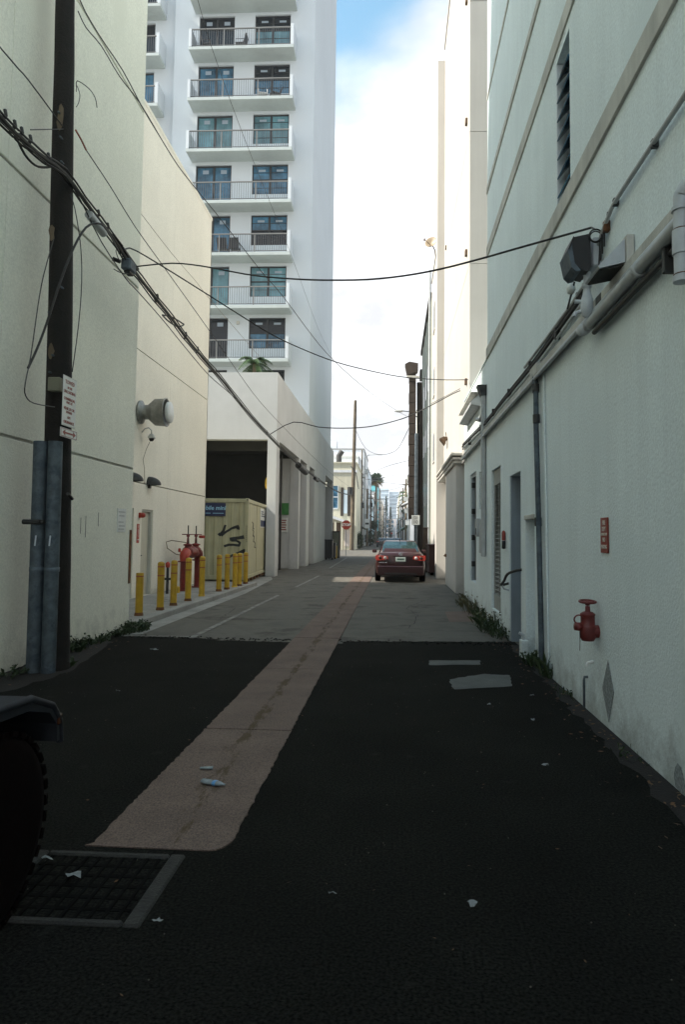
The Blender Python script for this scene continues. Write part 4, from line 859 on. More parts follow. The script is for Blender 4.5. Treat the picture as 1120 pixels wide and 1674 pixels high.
# upper jalousie window
wn = MB().box(XR+.19, XR+.21, 6.80, 7.28, 5.24, 6.80).build('window', 'glass_dark', r1)
f = MB(); f.box(XR+.12, XR+.2, 6.765, 6.80, 5.205, 6.825); f.box(XR+.12, XR+.2, 7.28, 7.315, 5.205, 6.825); f.box(XR+.12, XR+.2, 6.80, 7.28, 6.79, 6.825); f.box(XR+.12, XR+.2, 6.80, 7.28, 5.205, 5.24)
f.build('frame', 'window_frame_white', wn)
j_ = MB().prism([(XR-.01, 5.28), (XR+.0, 5.27), (XR+.14, 5.44), (XR+.13, 5.45)], 6.81, 7.27, 'Y').build('jalousie_pane', 'glass_curtain', wn)
for k in range(1, 7): c = j_.copy(); COL.objects.link(c); c.location.z += .215*k
MB().box(XR+.001, XR+.115, 7.295, 7.318, 5.205, 6.825).build('jamb', 'window_frame_white', wn)
# eave piece
ev = thing('door_canopy', 'grey sloping canopy high above the far end of the right wall', 'canopy', (XR, 14.8, 4.4))
MB().prism([(XR, 4.26), (XR, 4.52), (XR-.04, 4.50), (XR-.20, 4.36), (XR-.20, 4.30)], 13.8, 16.3, 'Y').build('slab', 'grey_paint_metal', ev)
MB().bev(XR-.21, XR, 13.75, 16.35, 4.52, 4.55, .005).build('flashing', 'band_stucco', ev)
# pipes
t = thing('drain_pipe', 'dark galvanised drain pipe running from the ledge to the ground beside the niche', 'pipe', (1.73, 8.1, 0))
MB().tube([(1.72, 8.25, 3.56), (1.725, 8.2, 3.35), (1.725, 8.2, 2.9), (1.725, 8.1, 1.9), (1.725, 8.0, .75), (1.725, 7.95, .05)], .033, 12).build('pipe', 'galvanised', t)
for z in (3.38, 3.0, 1.75): MB().tube([(1.725, 8.0 + .06*z, z-.05), (1.725, 8.0 + .063*z, z+.05)], .043, 12).build('pipe_clamp', 'dark_metal', t)
MB().bev(1.69, 1.78, 8.0, 8.4, 3.52, 3.66, .01).build('junction', 'band_stucco', t)
tag(MB().tube([(1.765, 7.95, 3.5), (1.765, 7.85, 1.8), (1.765, 7.78, .05)], .014, 6).build('thin_conduit', 'grey_stucco'), 'thin painted conduit just right of the dark drain pipe', 'pipe')
t = thing('downspout', 'pale grey downspout with a dark funnel head between the louvred door and the vent', 'pipe', (1.72, 13.0, 2))
MB().bev(1.685, 1.765, 12.95, 13.07, 1.2, 4.35, .012).build('pipe', 'grey_paint_metal', t)
MB().prism([(1.60, 4.5), (1.78, 4.5), (1.77, 4.30), (1.68, 4.30)], 12.9, 13.15, 'Y').build('funnel_head', 'dark_metal', t)
MB().tube([(1.72, 13.0, 3.95), (1.70, 13.3, 3.88), (1.66, 13.5, 3.93)], .04, 8).build('spout', 'grey_paint_metal', t)
t = thing('wall_conduit', 'painted conduit curving from the upper right corner towards the dark wall box', 'pipe', (1.75, 5, 4.2))
MB().tube(smooth_path([(1.745, 1.0, 4.24), (1.745, 4.1, 4.24), (1.745, 5.2, 4.235), (1.745, 5.45, 4.2), (1.745, 5.75, 4.08), (1.745, 5.95, 3.95), (1.745, 6.5, 3.87), (1.745, 9, 3.84)], 3), .018, 8).build('conduit', 'grey_paint_metal', t)
for y in (4.5, 5.3, 6.4): MB().bev(1.735, 1.779, y, y+.04, 4.21 if y < 6 else 3.85, 4.27 if y < 6 else 3.91, .004).build('clamp', 'dark_metal', t)
t = thing('wall_cables', 'dark cables running along the right wall just above the brown ledge', 'cable', (1.75, 10, 3.75))
for dz, rr, dx in ((0, .02, 0), (.06, .014, .01), (-.06, .016, .005)):
    MB().tube(smooth_path([(1.74+dx, 6.2, 3.80+dz), (1.74+dx, 8.4, 3.73+dz), (1.74+dx, 10.5, 3.735+dz), (1.74+dx, 12.6, 3.725+dz), (1.74+dx, 15, 3.80+dz), (1.74+dx, 17.0, 3.86+dz), (1.80+dx, 17.4, 3.9+dz)], 4), rr, 6).build('cable', ('black_cable', 'dark_metal', 'grey_paint_metal')[(dz < 0)*2 + (dz > 0)], t)
for y in (7.2, 8.6, 10.2, 11.8, 13.5, 15.5): MB().bev(1.72, 1.779, y, y+.04, 3.69, 3.82, .005).build('clamp', 'dark_metal', t)
tag(MB().tube([(1.71, -3, 3.50), (1.71, 17.0, 3.50)], .022, 8).build('white_conduit', 'grey_pvc'), 'long pale conduit tucked under the brown ledge of the right wall', 'pipe')
# large grey pipe and its fittings
t = thing('waste_pipe', 'thick grey pipe slung under the ledge, ending in a fitting below the hood', 'pipe', (1.70, 4.8, 3.4))
MB().tube([(1.69, 3.2, 3.44), (1.69, 5.9, 3.41)], .046, 16).build('pipe', 'grey_paint_metal', t)
MB().tube([(1.72, 3.2, 3.34), (1.72, 5.8, 3.33)], .022, 8).build('small_pipe', 'dark_metal', t)
for y in (4.62, 5.78): MB().lathe([(.046, 0), (.058, 0), (.058, .05), (.046, .05)], (1.69, y, 3.42), (0, 1, 0), 14).build('coupling', 'grey_paint_metal', t)
MB().lathe([(0, -.05), (.05, -.04), (.055, .02), (.04, .07), (0, .07)], (1.67, 5.93, 3.40), (-.3, 1, 0), 12).build('end_cap', 'grey_pvc', t)
MB().bev(1.68, 1.78, 4.2, 4.24, 3.22, 3.42, .005).build('hanger', 'dark_metal', t)
t = thing('pump_fitting', 'white bulbous pipe fitting with two side stubs under the vent hood', 'pipe', (1.68, 5.85, 3.6))
MB().lathe([(.02, 0), (.045, .02), (.055, .08), (.05, .16), (.035, .21), (.03, .26), (.042, .265), (.042, .30), (.028, .31), (.028, .37), (.034, .375), (.034, .40), (0, .40)], (1.66, 5.80, 3.46), n=16).build('body', 'grey_pvc', t)
MB().tube([(1.66, 5.80, 3.60), (1.56, 5.82, 3.61)], .018, 8).build('stub', 'grey_pvc', t)
MB().tube([(1.66, 5.80, 3.52), (1.60, 5.82, 3.52), (1.57, 5.83, 3.51), (1.56, 5.83, 3.48)], .018, 8).build('stub', 'grey_pvc', t)
MB().bev(1.70, 1.775, 5.55, 5.70, 3.48, 3.60, .01).build('mount', 'dark_metal', t)
t = thing('vent_pipe', 'fat grey vent pipe with couplings and a bend at the right edge of the picture', 'pipe', (1.6, 3.7, 3.2))
vp_ = [(1.575, 3.70, 2.97), (1.575, 3.70, 3.40), (1.58, 3.69, 3.46), (1.61, 3.66, 3.51), (1.66, 3.62, 3.53), (1.78, 3.55, 3.53)]
MB().tube(smooth_path(vp_, 3), .040, 18).build('pipe', 'grey_pvc', t)
for z0, z1, rr in ((3.365, 3.385, .050), (3.12, 3.255, .048), (2.965, 3.0, .047)): MB().tube([(1.575, 3.70, z0), (1.575, 3.70, z1)], rr, 18).build('coupling', 'grey_pvc', t)
MB().lathe([(.041, 0), (.045, .003), (.041, .006)], (1.575, 3.70, 3.005), n=16).build('rust_ring', 'rust', t); MB().lathe([(.041, 0), (.0445, .003), (.041, .006)], (1.575, 3.70, 3.258), n=16).build('rust_ring', 'rust', t)
MB().tube([(1.74, 3.66, 3.0), (1.74, 3.66, 3.5)], .03, 8).build('back_pipe', 'dark_metal', t)
MB().bev(1.60, 1.78, 3.66, 3.72, 3.28, 3.31, .004).build('bracket', 'dark_metal', t)
# wall pack light
t = thing('flood_light', 'dark angular flood light box on the upper right wall where the wire ends', 'lamp', (1.7, 5.8, 4.0))
MB().prism([(1.525, 4.13), (1.665, 4.16), (1.672, 3.87), (1.645, 3.83), (1.60, 3.84), (1.535, 3.90), (1.51, 4.04)], 5.70, 5.95, 'Y').build('housing', 'black_plastic', t)
MB().prism([(1.474, 4.02), (1.512, 4.10), (1.530, 3.91), (1.585, 3.84), (1.545, 3.83), (1.505, 3.87)], 5.70, 5.98, 'Y').build('lens', 'galvanised', t)
MB().prism([(1.478, 4.03), (1.522, 4.135), (1.530, 4.125), (1.486, 4.02)], 5.69, 5.96, 'Y').build('visor', 'black_plastic', t)
MB().bev(1.70, 1.779, 5.74, 5.94, 3.9, 4.15, .01).build('wall_mount', 'grey_pvc', t)
cc = MB(); cc.torus((1.705, 5.68, 4.13), .055, .007, (0, 1, .1), 18, 5); cc.torus((1.70, 5.67, 4.12), .045, .006, (.15, 1, 0), 18, 5); cc.tube([(1.748, 5.941, 4.324), (1.72, 5.8, 4.25), (1.70, 5.68, 4.185)], .008, 5); cc.build('coiled_cable', 'black_cable', t)
for k in range(4): MB().tube([(1.75, 5.5 + .05*k, 4.25 - .03*k), (1.74, 5.55 + .04*k, 4.12), (1.75, 5.6 + .05*k, 4.0 - .04*k)], .006, 5).build('wire', 'black_cable', t)
MB().bev(1.73, 1.779, 5.52, 5.58, 4.10, 4.2, .01).build('connector', 'bright_red' if False else 'rust', t)
t = thing('vent_hood', 'light grey wedge shaped vent hood with a dark open underside and brown side board', 'vent', (1.7, 5.1, 3.65))
MB().prism([(1.715, 3.80), (1.715, 3.62), (1.655, 3.605), (1.53, 3.575), (1.515, 3.59)], 5.0, 5.02, 'Y').build('cheek', 'grey_pvc', t)
MB().prism([(1.715, 3.80), (1.715, 3.62), (1.655, 3.605), (1.53, 3.575), (1.515, 3.59)], 5.33, 5.35, 'Y').build('cheek', 'grey_pvc', t)
MB().prism([(1.715, 3.80), (1.715, 3.785), (1.53, 3.578), (1.515, 3.59)], 5.021, 5.329, 'Y').build('top_plate', 'grey_pvc', t)
MB().prism([(1.71, 3.61), (1.71, 3.60), (1.54, 3.566), (1.53, 3.574)], 5.022, 5.328, 'Y').build('opening', 'dark_inside', t)
MB().bev(1.72, 1.775, 4.97, 5.36, 3.46, 3.82, .004).build('side_board', 'band_stucco', t)
t = thing('wall_lamp', 'small white bulb lamp on the right wall below the flood light', 'lamp', (1.7, 6.4, 3.9))
MB().lathe([(0, -.05), (.03, -.045), (.045, 0), (.03, .04), (.02, .06), (0, .06)], (1.67, 6.35, 3.92), (.2, 0, 1), 14).build('bulb', 'sign_white', t)
MB().tube([(1.67, 6.35, 3.98), (1.70, 6.32, 4.02), (1.77, 6.3, 4.0)], .014, 6).build('arm', 'dark_metal', t); MB().tube([(1.69, 6.3, 3.97), (1.66, 6.45, 3.76)], .010, 6).build('stem', 'dark_metal', t)
# fire department connection
t = thing('fire_connection', 'red fire hose valve with round hand wheel sticking out of the right wall', 'valve', (1.78, 6.0, .80))
fx, fy, fz = 1.690, 5.97, .755
MB().tube([(1.78, fy, fz), (fx, fy, fz)], .055, 14).build('inlet_pipe', 'fire_red_faded', t)
MB().lathe([(0, -.085), (.050, -.08), (.068, -.05), (.070, .04), (.066, .05), (.060, .055), (.060, .135), (.064, .14), (.064, .15), (.045, .165), (.022, .172), (.020, .215), (0, .22)], (fx, fy, fz), n=22).build('valve_body', 'fire_red_faded', t)
hw = MB(); hw.torus((fx, fy, fz+.255), .068, .010, (0, -.10, 1), 26, 8)
for k in range(4):
    a = k*math.pi/2 + .4; hw.tube([(fx, fy, fz+.25), (fx + .065*math.cos(a), fy + .065*math.sin(a), fz+.255)], .008, 6)
hw.lathe([(0, 0), (.020, 0), (.020, .04), (0, .04)], (fx, fy, fz+.222), n=10); hw.build('hand_wheel', 'fire_red_faded', t)
MB().lathe([(.0, 0), (.034, .005), (.037, .05), (.030, .055), (.030, .11)], (fx-.120, fy-.02, fz+.045), (1, .1, -.1), 16).build('nozzle', 'fire_red_faded', t)
MB().torus((fx-.085, fy-.03, fz+.105), .038, .007, (0, 1, .2), 16, 6).build('pull_ring', 'fire_red_faded', t)
MB().tube([(fx-.08, fy-.04, fz), (fx-.078, fy-.04, fz-.08), (fx-.08, fy-.04, fz-.16)], .003, 5).build('chain', 'dark_metal', t)
t = thing('fire_sign', 'narrow upright red sign with faded white letters on the bare right wall', 'sign', (XR, 5.74, 1.58))
MB().bev(XR-.014, XR-.004, 5.645, 5.838, 1.437, 1.733, .003).build('plate', 'sign_red', t)
for z, s_, b_ in ((1.688, .052, 'FIRE'), (1.635, .052, 'DEPT'), (1.592, .03, 'CONNECTION'), (1.545, .052, 'NO'), (1.487, .045, 'PARKING')):
    text(b_, s_, (XR-.0155, 5.742, z), (0, -1, 0), (0, 0, 1), 'sign_text_white', t, bold=.001, sx=.8)
# diamond mesh vent, stubs
tag(MB().prism([(5.70, .56), (5.86, .30), (5.70, .06), (5.56, .33)], XR-.006, XR-.002, 'X').build('diamond_vent', 'diamond_mesh'), 'dark diamond shaped mesh vent low on the right wall', 'vent')
tag(MB().prism([(4.30, .0), (4.40, .015), (4.42, .07), (4.40, .13), (4.36, .17), (4.31, .16), (4.27, .1), (4.26, .04)], XR-.004, XR-.001, 'X').build('wall_stain', 'diamond_mesh'), 'dark patch of bare wall at the bottom right corner', 'stain')
tag(MB().tube([(XR, 6.3, .30), (XR-.03, 6.3, .30), (XR-.035, 6.3, .27), (XR-.035, 6.3, .03)], .012, 8).build('stub_pipe', 'galvanised'), 'short thin pipe bending out of the wall foot left of the diamond vent', 'pipe')
tag(MB().tube([(XR, 6.12, .47), (XR-.05, 6.12, .46), (XR-.06, 6.12, .43)], .014, 8).build('water_tap', 'sign_white'), 'small white tap on the right wall under the red valve', 'tap')
t = thing('stub_post', 'low grey post with a metal cap at the foot of the right wall', 'post', (1.72, 8.95, 0))
MB().bev(1.66, 1.76, 8.86, 9.0, 0, .24, .01).build('post', 'grey_stucco', t); MB().tube([(1.70, 8.9, .24), (1.70, 8.9, .30), (1.64, 8.9, .33)], .02, 8).build('cap', 'grey_pvc', t)
t = thing('hand_rail', 'dark bent hand rail at the recessed doorway', 'rail', (1.75, 9.9, .9))
MB().tube(smooth_path([(1.78, 10.5, .86), (1.66, 10.42, .84), (1.655, 10.15, .92), (1.66, 9.9, 1.03), (1.70, 9.5, 1.10), (1.79, 9.45, 1.12)], 3), .020, 8).build('rail', 'dark_metal', t)
MB().tube([(1.66, 10.4, .84), (1.70, 10.44, .78), (1.78, 10.46, .76)], .012, 6).build('bracket', 'grey_pvc', t)
t = thing('fire_extinguisher', 'slim red and black fire extinguisher left of the recessed doorway', 'extinguisher', (1.72, 10.75, 1.5))
MB().lathe([(0, 0), (.03, .01), (.03, .13), (0, .13)], (1.745, 10.75, 1.38), n=12).build('base', 'black_plastic', t); MB().lathe([(.03, 0), (.031, .12), (.02, .15), (0, .16)], (1.745, 10.75, 1.515), n=12).build('cylinder', 'sign_red', t)
t = thing('electric_box', 'small grey electric meter boxes between the vent and the far door', 'box', (1.72, 13.8, 1.6))
MB().bev(1.70, 1.779, 13.82, 14.12, 1.58, 1.95, .01).build('meter_box', 'grey_paint_metal', t); MB().bev(1.72, 1.779, 13.45, 13.62, 1.25, 1.92, .01).build('panel', 'grey_paint_metal', t); MB().bev(1.695, 1.70, 13.9, 14.02, 1.62, 1.75, .002).build('dial', 'dark_metal', t)

# ------------------------------------------------------------------ right wing and beyond
r2 = thing('white_wing_building', 'tall sunlit white building past the grey one with a moulded pilaster', 'building', (5, 21, 0))
ws = MB(); zb = [3.6, 8.55, 12.05, 15.6, 20.8]
for a, b in zip(zb, zb[1:]): MB().bev(1.90, 12, 16.95, 25.6, a+.006, b-.006, .006).build('wall_block', 'wing_stucco', r2)
MB().box(1.92, 11.9, 16.97, 25.58, 3.6, 20.7).build('core', 'band_stucco', r2)
MB().box(2.05, 12, 17.3, 25.6, 0, 3.6).build('base_wall', 'pilaster_stucco', r2)
MB().box(2.03, 2.049, 17.3, 18.94, 0, .35).build('plinth', 'dark_brown', r2)
MB().bev(1.75, 2.05, 18.95, 22.6, 0, 3.62, .01).build('pilaster', 'pilaster_stucco', r2)
MB().bev(1.68, 2.049, 18.85, 25.5, 3.62, 3.72, .02).build('cornice', 'band_stucco', r2); MB().bev(1.64, 2.048, 18.80, 25.5, 3.722, 3.80, .02).build('cornice', 'wing_stucco', r2); MB().bev(1.60, 1.899, 18.78, 25.5, 3.84, 3.93, .02).build('cornice', 'band_stucco', r2)
MB().bev(1.62, 12, 25.602, 26.2, 0, 20.35, .01).build('fin', 'wing_stucco', r2)
MB().bev(1.86, 12.05, 16.9, 25.65, 20.8, 20.95, .01).build('coping', 'wing_stucco', r2)
for z in (5.55, 9.0, 12.6, 16.0):
    MB().bev(1.84, 1.90, 17.45, 17.6, z, z+.16, .01).build('scupper', 'brown_hood', r2); 
for z in (5.0, 12.3): MB().bev(1.86, 1.90, 24.6, 24.75, z, z+.14, .01).build('scupper', 'brown_hood', r2)
t = thing('wall_lamp', 'brown shaded flood lamp on the sunlit white wing', 'lamp', (1.8, 23.9, 5))
MB().prism([(1.62, 5.05), (1.76, 5.12), (1.89, 5.1), (1.80, 4.82)], 23.7, 24.1, 'Y').build('shade', 'brown_hood', t); MB().tube([(1.88, 23.9, 5.0), (1.84, 23.9, 5.3)], .015, 6).build('bracket', 'brown_hood', t)
t = thing('spigot', 'small rusty box on the sunlit pilaster low down', 'tap', (1.72, 22.3, 1)); MB().bev(1.70, 1.75, 22.2, 22.4, .92, 1.02, .01).build('box', 'rust', t); MB().tube([(1.72, 22.3, .97), (1.66, 22.3, .95)], .02, 6).build('spout', 'rust', t)
t = thing('satellite_dish', 'small pale satellite dish on the edge of the roof at the right', 'dish', (1.8, 33, 16.3))
MB().lathe([(0, 0), (.15, .02), (.28, .08), (.31, .10), (.28, .10), (.15, .04), (0, .02)], (1.80, 33, 16.25), (-.35, -.9, .3), 20).build('reflector', 'dish_white', t)
MB().tube([(1.80, 33, 16.25), (1.98, 33.05, 15.9), (2.02, 33.05, 14.9)], .03, 8).build('mast', 'brown_hood', t); MB().tube([(1.82, 33, 16.1), (1.45, 32.8, 16.35)], .015, 6).build('feed_arm', 'brown_hood', t); MB().bev(1.40, 1.48, 32.75, 32.85, 16.3, 16.4, .01).build('receiver', 'brown_hood', t)
r3 = thing('pale_block_building', 'pale building behind the white wing carrying the satellite dish', 'building', (5, 30, 0))
MB().box(1.92, 12, 26.21, 34.6, 0, 14.8).build('wall', 'wing_stucco', r3); MB().box(1.88, 12.02, 26.21, 34.65, 14.8, 14.95).build('coping', 'pilaster_stucco', r3)
for z in (5.2, 8.4, 11.6):
    for y in (27.5, 29.6, 31.9): q = MB().box(1.905, 1.925, y, y+.9, z, z+1.3).build('window', 'glass_dark', r3); MB().box(1.88, 1.93, y-.05, y+.95, z-.08, z-.003).build('sill', 'wing_stucco', q)
tag(MB().tube([(1.83, 34.8, 0), (1.83, 34.8, 15.6)], .06, 8).build('vent_stack', 'grey_paint_metal'), 'thin pale vertical pipe rising at the end of the pale building', 'pipe')
r4 = thing('green_grey_building', 'greenish grey weathered building with a sloping dark roof edge', 'building', (5, 41, 0))
MB().box(1.92, 12, 35.0, 46.4, 0, 14.2).build('wall', 'green_grey_wall', r4); MB().bev(1.80, 12.02, 35.0, 46.45, 14.2, 14.5, .02).build('roof_edge', 'dark_brown', r4)
for y in (36.6, 38.8, 41.5, 44): MB().box(1.87, 1.925, y, y+.25, 0, 14.1).build('wall_rib', 'pilaster_stucco', r4)
for z in (3.4, 6.6, 9.8): 
    for y in (37.4, 39.9, 42.6): MB().box(1.90, 1.925, y, y+.9, z, z+1.4).build('window', 'glass_dark', r4)
r5 = thing('yellowish_building', 'narrow yellowish building beyond the weathered green grey one', 'building', (5, 50, 0))
MB().box(1.95, 12, 46.6, 58, 0, 12.6).build('wall', 'far_cream', r5); MB().bev(1.78, 12, 46.6, 47.4, 12.6, 13.3, .03).build('chimney', 'dark_brown', r5)
for z in (3, 6, 9): MB().box(1.93, 1.955, 50, 51, z, z+1.4).build('window', 'glass_dark', r5)
# pole with conduit, ribbed riser, hood and lamp arm
t = thing('riser_pole', 'dark pole right of the car with ribbed brown riser and street lamp arm', 'pole', (1.05, 27, 0))
MB().tube([(1.08, 27, 0), (1.06, 27, 4), (1.02, 27, 7.8)], [.14, .125, .11], 14).build('shaft', 'wood_pole', t)
MB().tube([(.90, 26.84, 0), (.90, 26.84, 5.7)], .075, 12).build('conduit', 'galvanised', t)
for k in range(14): MB().bev(.60 - .014*(k % 2), .87, 26.85, 27.25, 2.28 + k*.425, 2.28 + k*.425 + .413, .015).build('riser_section', 'dark_brown', t)
MB().prism([(.42, 8.52), (.60, 8.62), (.95, 8.55), (.95, 8.25), (.52, 8.05)], 26.8, 27.3, 'Y').build('hood', 'dark_brown', t); MB().bev(.5, 1.0, 26.78, 26.9, 7.95, 8.04, .01).build('cross_piece', 'band_stucco', t)
MB().tube([(1.0, 27, 6.35), (.6, 26.9, 6.60), (.30, 26.85, 6.62)], .02, 8).build('lamp_arm', 'galvanised', t); MB().lathe([(0, 0), (.05, .03), (.06, .2), (.03, .34), (0, .36)], (.36, 26.85, 6.61), (-1, 0, 0), 10).build('lamp_head', 'grey_paint_metal', t)
t = thing('number_sign', 'small grey speed sign on the dark pole above the car', 'sign', (.88, 26.7, 2.2))
MB().bev(.72, 1.04, 26.70, 26.715, 2.04, 2.42, .004).build('plate', 'sign_white', t); text('SPEED', .07, (.88, 26.698, 2.35), (1, 0, 0), (0, 0, 1), 'spray_black', t); text('LIMIT', .07, (.88, 26.698, 2.28), (1, 0, 0), (0, 0, 1), 'spray_black', t); text('10', .19, (.88, 26.698, 2.15), (1, 0, 0), (0, 0, 1), 'spray_black', t)
t = thing('dumpster', 'dark maroon dumpster by the right wall behind the car', 'dumpster', (1.6, 28.5, 0))
MB().prism([(27.8, .12), (29.9, .12), (29.95, 1.2), (27.7, 1.2)], 1.48, 1.9, 'X').build('bin_body', 'bin_maroon', t); MB().bev(1.44, 1.905, 27.6, 30.0, 1.2, 1.27, .02).build('lid', 'bin_maroon', t)
for y in (28.0, 29.6): MB().lathe([(0, -.05), (.1, -.05), (.1, .05), (0, .05)], (1.6, y, .1), (1, 0, 0), 10).build('wheel', 'rubber', t)
for z in (.45, .85): MB().box(1.46, 1.48, 27.85, 29.85, z, z+.05).build('rib', 'bin_maroon', t)
t = thing('brown_cabinet', 'tall dark brown cabinet between the pole and the dumpster', 'cabinet', (1.35, 30.4, 0))
MB().bev(1.22, 1.55, 30.2, 30.8, 0, 1.95, .02).build('body', 'dark_brown', t); MB().bev(1.2, 1.57, 30.17, 30.83, 1.952, 2.0, .01).build('top', 'dark_brown', t)

# ------------------------------------------------------------------ buildings beyond the cross street
def block(name, lab, x0, x1, y0, y1, h, m, side, rows, cols, wm='glass_curtain', ww=1.1, wh=1.4, cop='roof', front=0, z0=2.9):
    t = thing(name, lab, 'building', ((x0+x1)/2, (y0+y1)/2, 0))
    MB().box(x0, x1, y0, y1, 0, h).build('wall', m, t)
    MB().box(x0-.08, x1+.08, y0-.08, y1+.08, h, h+.25).build('roof_edge', cop, t)
    xf = x1 if side == 'L' else x0; s_ = 1 if side == 'L' else -1
    first = None
    dy = (y1-y0)/cols; dz = (h-1.0-z0)/max(rows, 1)
    for r_ in range(rows):
        for c in range(cols):
            y = y0 + dy*(c+.5); z = z0 + dz*(r_+.3)
            q = MB().box(xf-.01*s_, xf+.03*s_, y-ww/2, y+ww/2, z, z+wh).build('window', wm, t)
            if (y1 < 140): MB().box(xf-.0*s_, xf+.09*s_, y-ww/2-.08, y+ww/2+.08, z-.1, z-.003).build('sill', m, q)
    rb = random.Random(int(y0)); 
    for k in range(5):
        y = rb.uniform(y0+1, y1-1); z = rb.uniform(2.2, h-1.5)
        MB().bev(xf+.01*s_, xf+.55*s_, y-.4, y+.4, z, z+.55, .02).build('air_conditioner', 'grey_paint_metal', t)
    for k in range(3):
        y = rb.uniform(y0+2, y1-3); z = rb.choice([2.6, 2.9, 5.6]); w_ = rb.uniform(1.2, 2.6)
        MB().prism([(xf+.01*s_, z+.6), (xf+1.0*s_, z), (xf+1.0*s_, z-.1), (xf+.01*s_, z+.3)], y, y+w_, 'Y').build('awning', rb.choice(['far_white', 'dark_brown', 'palm_green', 'far_blue']), t)
    MB().tube([(xf+.08*s_, y0+.5, 0), (xf+.08*s_, y0+.5, h)], .07, 6).build('drain_pipe', 'grey_paint_metal', t)
    MB().box((x0+x1)/2-1, (x0+x1)/2+1, y0+1, y0+3, h+.25, h+1.6).build('roof_hut', m, t)
    for k in range(front):
        z = z0 + 3.1*k
        for i in range(3):
            xx = (x1 - 1.1 - 1.9*i) if side == 'L' else (x0 + .8 + 1.9*i)
            MB().box(xx-.45, xx+.45, y0-.03, y0+.02, z, z+wh).build('window', wm, t)
    return t
t = thing('corner_shop', 'cream two storey corner building with brown shutters behind the stop sign', 'building', (-8, 86, 0))
wall('Y', 80, 80.4, (-16, -4.45), (0, 10.3), [(-7.9, -6.65, 4.9, 7.6), (-13, -11.8, 4.9, 7.6), (-8.4, -5.9, 0, 3.2)]).build('front_wall', 'far_cream', t)
MB().box(-15.9, -4.46, 80.41, 92, 0, 10.2).build('wall', 'far_cream', t); MB().box(-16.1, -4.38, 79.9, 80.5, 9.2, 9.5).build('string_course', 'far_white', t); MB().box(-16.1, -4.36, 79.88, 92.1, 10.3, 10.45).build('coping', 'far_cream', t)
wn = MB().box(-7.9, -6.65, 80.15, 80.2, 4.9, 7.6).build('window', 'glass_curtain', t); f = MB(); f.box(-7.9, -6.65, 80.05, 80.14, 6.2, 6.32); f.box(-7.98, -7.88, 79.95, 80.14, 4.85, 7.65); f.box(-6.68, -6.58, 79.95, 80.14, 4.85, 7.65); f.box(-7.88, -6.68, 79.95, 80.14, 4.8, 4.95); f.build('frame', 'window_frame_white', wn)
wn = MB().box(-5.95, -5.5, 79.93, 79.99, 3.9+.4, 7.1).build('window', 'far_pale_blue', t)
for x in (-6.3, -5.45): MB().box(x, x+.33, 79.90, 79.98, 4.0, 7.4).build('shutter', 'dark_brown', wn)
MB().prism([(-8.9, 4.6), (-4.9, 3.2), (-4.9, 2.95), (-8.9, 4.2)], 78.2, 79.95, 'Y').build('canopy', 'far_white', t)
MB().box(-8.4, -5.9, 80.2, 80.3, 0, 3.2).build('shop_front', 'brown_hood', t)
for x in (-6.9, -6.1, -4.9): MB().box(x, x+.25, 78.3, 78.5, 0, 3.3).build('post', 'far_cream', t)
MB().box(-5.8, -5.0, 79.95, 79.99, .4, 2.3).build('panel', 'far_pink', t)
b_ = block('white_setback_building', 'white setback storey above the cream corner building', -15.5, -4.9, 92.5, 108, 12.6, 'far_white', 'L', 2, 3, cop='far_white')
MB().box(-8.2, -7.0, 92.45, 92.49, 10.9, 11.8).build('window', 'band_stucco', b_)
t = thing('roof_unit', 'dark roof ventilator on top of the cream corner building', 'vent', (-6.7, 84, 10.4)); MB().tube([(-6.9, 84, 10.45), (-6.9, 84, 11.7), (-6.5, 84, 12.3)], .35, 8).build('ventilator', 'dark_metal', t); MB().box(-7.4, -6, 83.6, 84.4, 10.45, 10.7).build('base', 'roof', t)
LB = [('pale_building', 'white four storey building right of the corner building', 108.5, 126, 15.6, 'far_white', 4, 4), ('blue_building', 'light blue building down the left side of the alley', 126.5, 150, 14.6, 'far_pale_blue', 4, 5),
      ('low_blue_building', 'lower sky blue building past the light blue one', 150.5, 172, 10.8, 'far_blue', 2, 5), ('narrow_white_building', 'narrow white building before the turquoise one', 172.5, 198, 13, 'far_white', 3, 5),
      ('turquoise_building', 'turquoise building behind the round palm', 198.5, 225, 17.5, 'far_turquoise', 4, 4), ('tall_white_building', 'white building past the turquoise one', 226, 270, 19, 'far_white', 5, 6),
      ('distant_pink_building', 'pinkish building near the far end on the left', 271, 330, 16, 'far_pink', 4, 6), ('distant_white_building', 'last white building on the left far away', 331, 480, 20, 'far_white', 5, 8)]
for i, (n, lab, y0, y1, h, m, r_, c_) in enumerate(LB): block(n, lab, -16, -4.85 - .12*(i % 3), y0, y1, h, m, 'L', r_, c_, front=1 if i % 2 else 2)
RB = [('white_garage_building', 'low white building just past the ribbed riser pole', 78, 100, 9.2, 'far_white', 2, 5), ('cream_block', 'cream building on the right past the low white one', 100.5, 130, 10.6, 'far_cream', 3, 5), ('pale_pink_building', 'pale pink building on the right far along', 131, 170, 11.5, 'far_pink', 3, 6),
      ('right_white_building', 'white building with small windows on the right far along', 171, 230, 13, 'far_white', 4, 7), ('right_distant_building', 'distant cream building at the right end of the alley', 231, 330, 17, 'far_cream', 5, 8), ('right_last_building', 'farthest white building on the right', 331, 480, 22, 'far_white', 6, 8)]
for i, (n, lab, y0, y1, h, m, r_, c_) in enumerate(RB): block(n, lab, 2.0 + .15*(i % 3), 12, y0, y1, h, m, 'R', r_, c_, front=2)
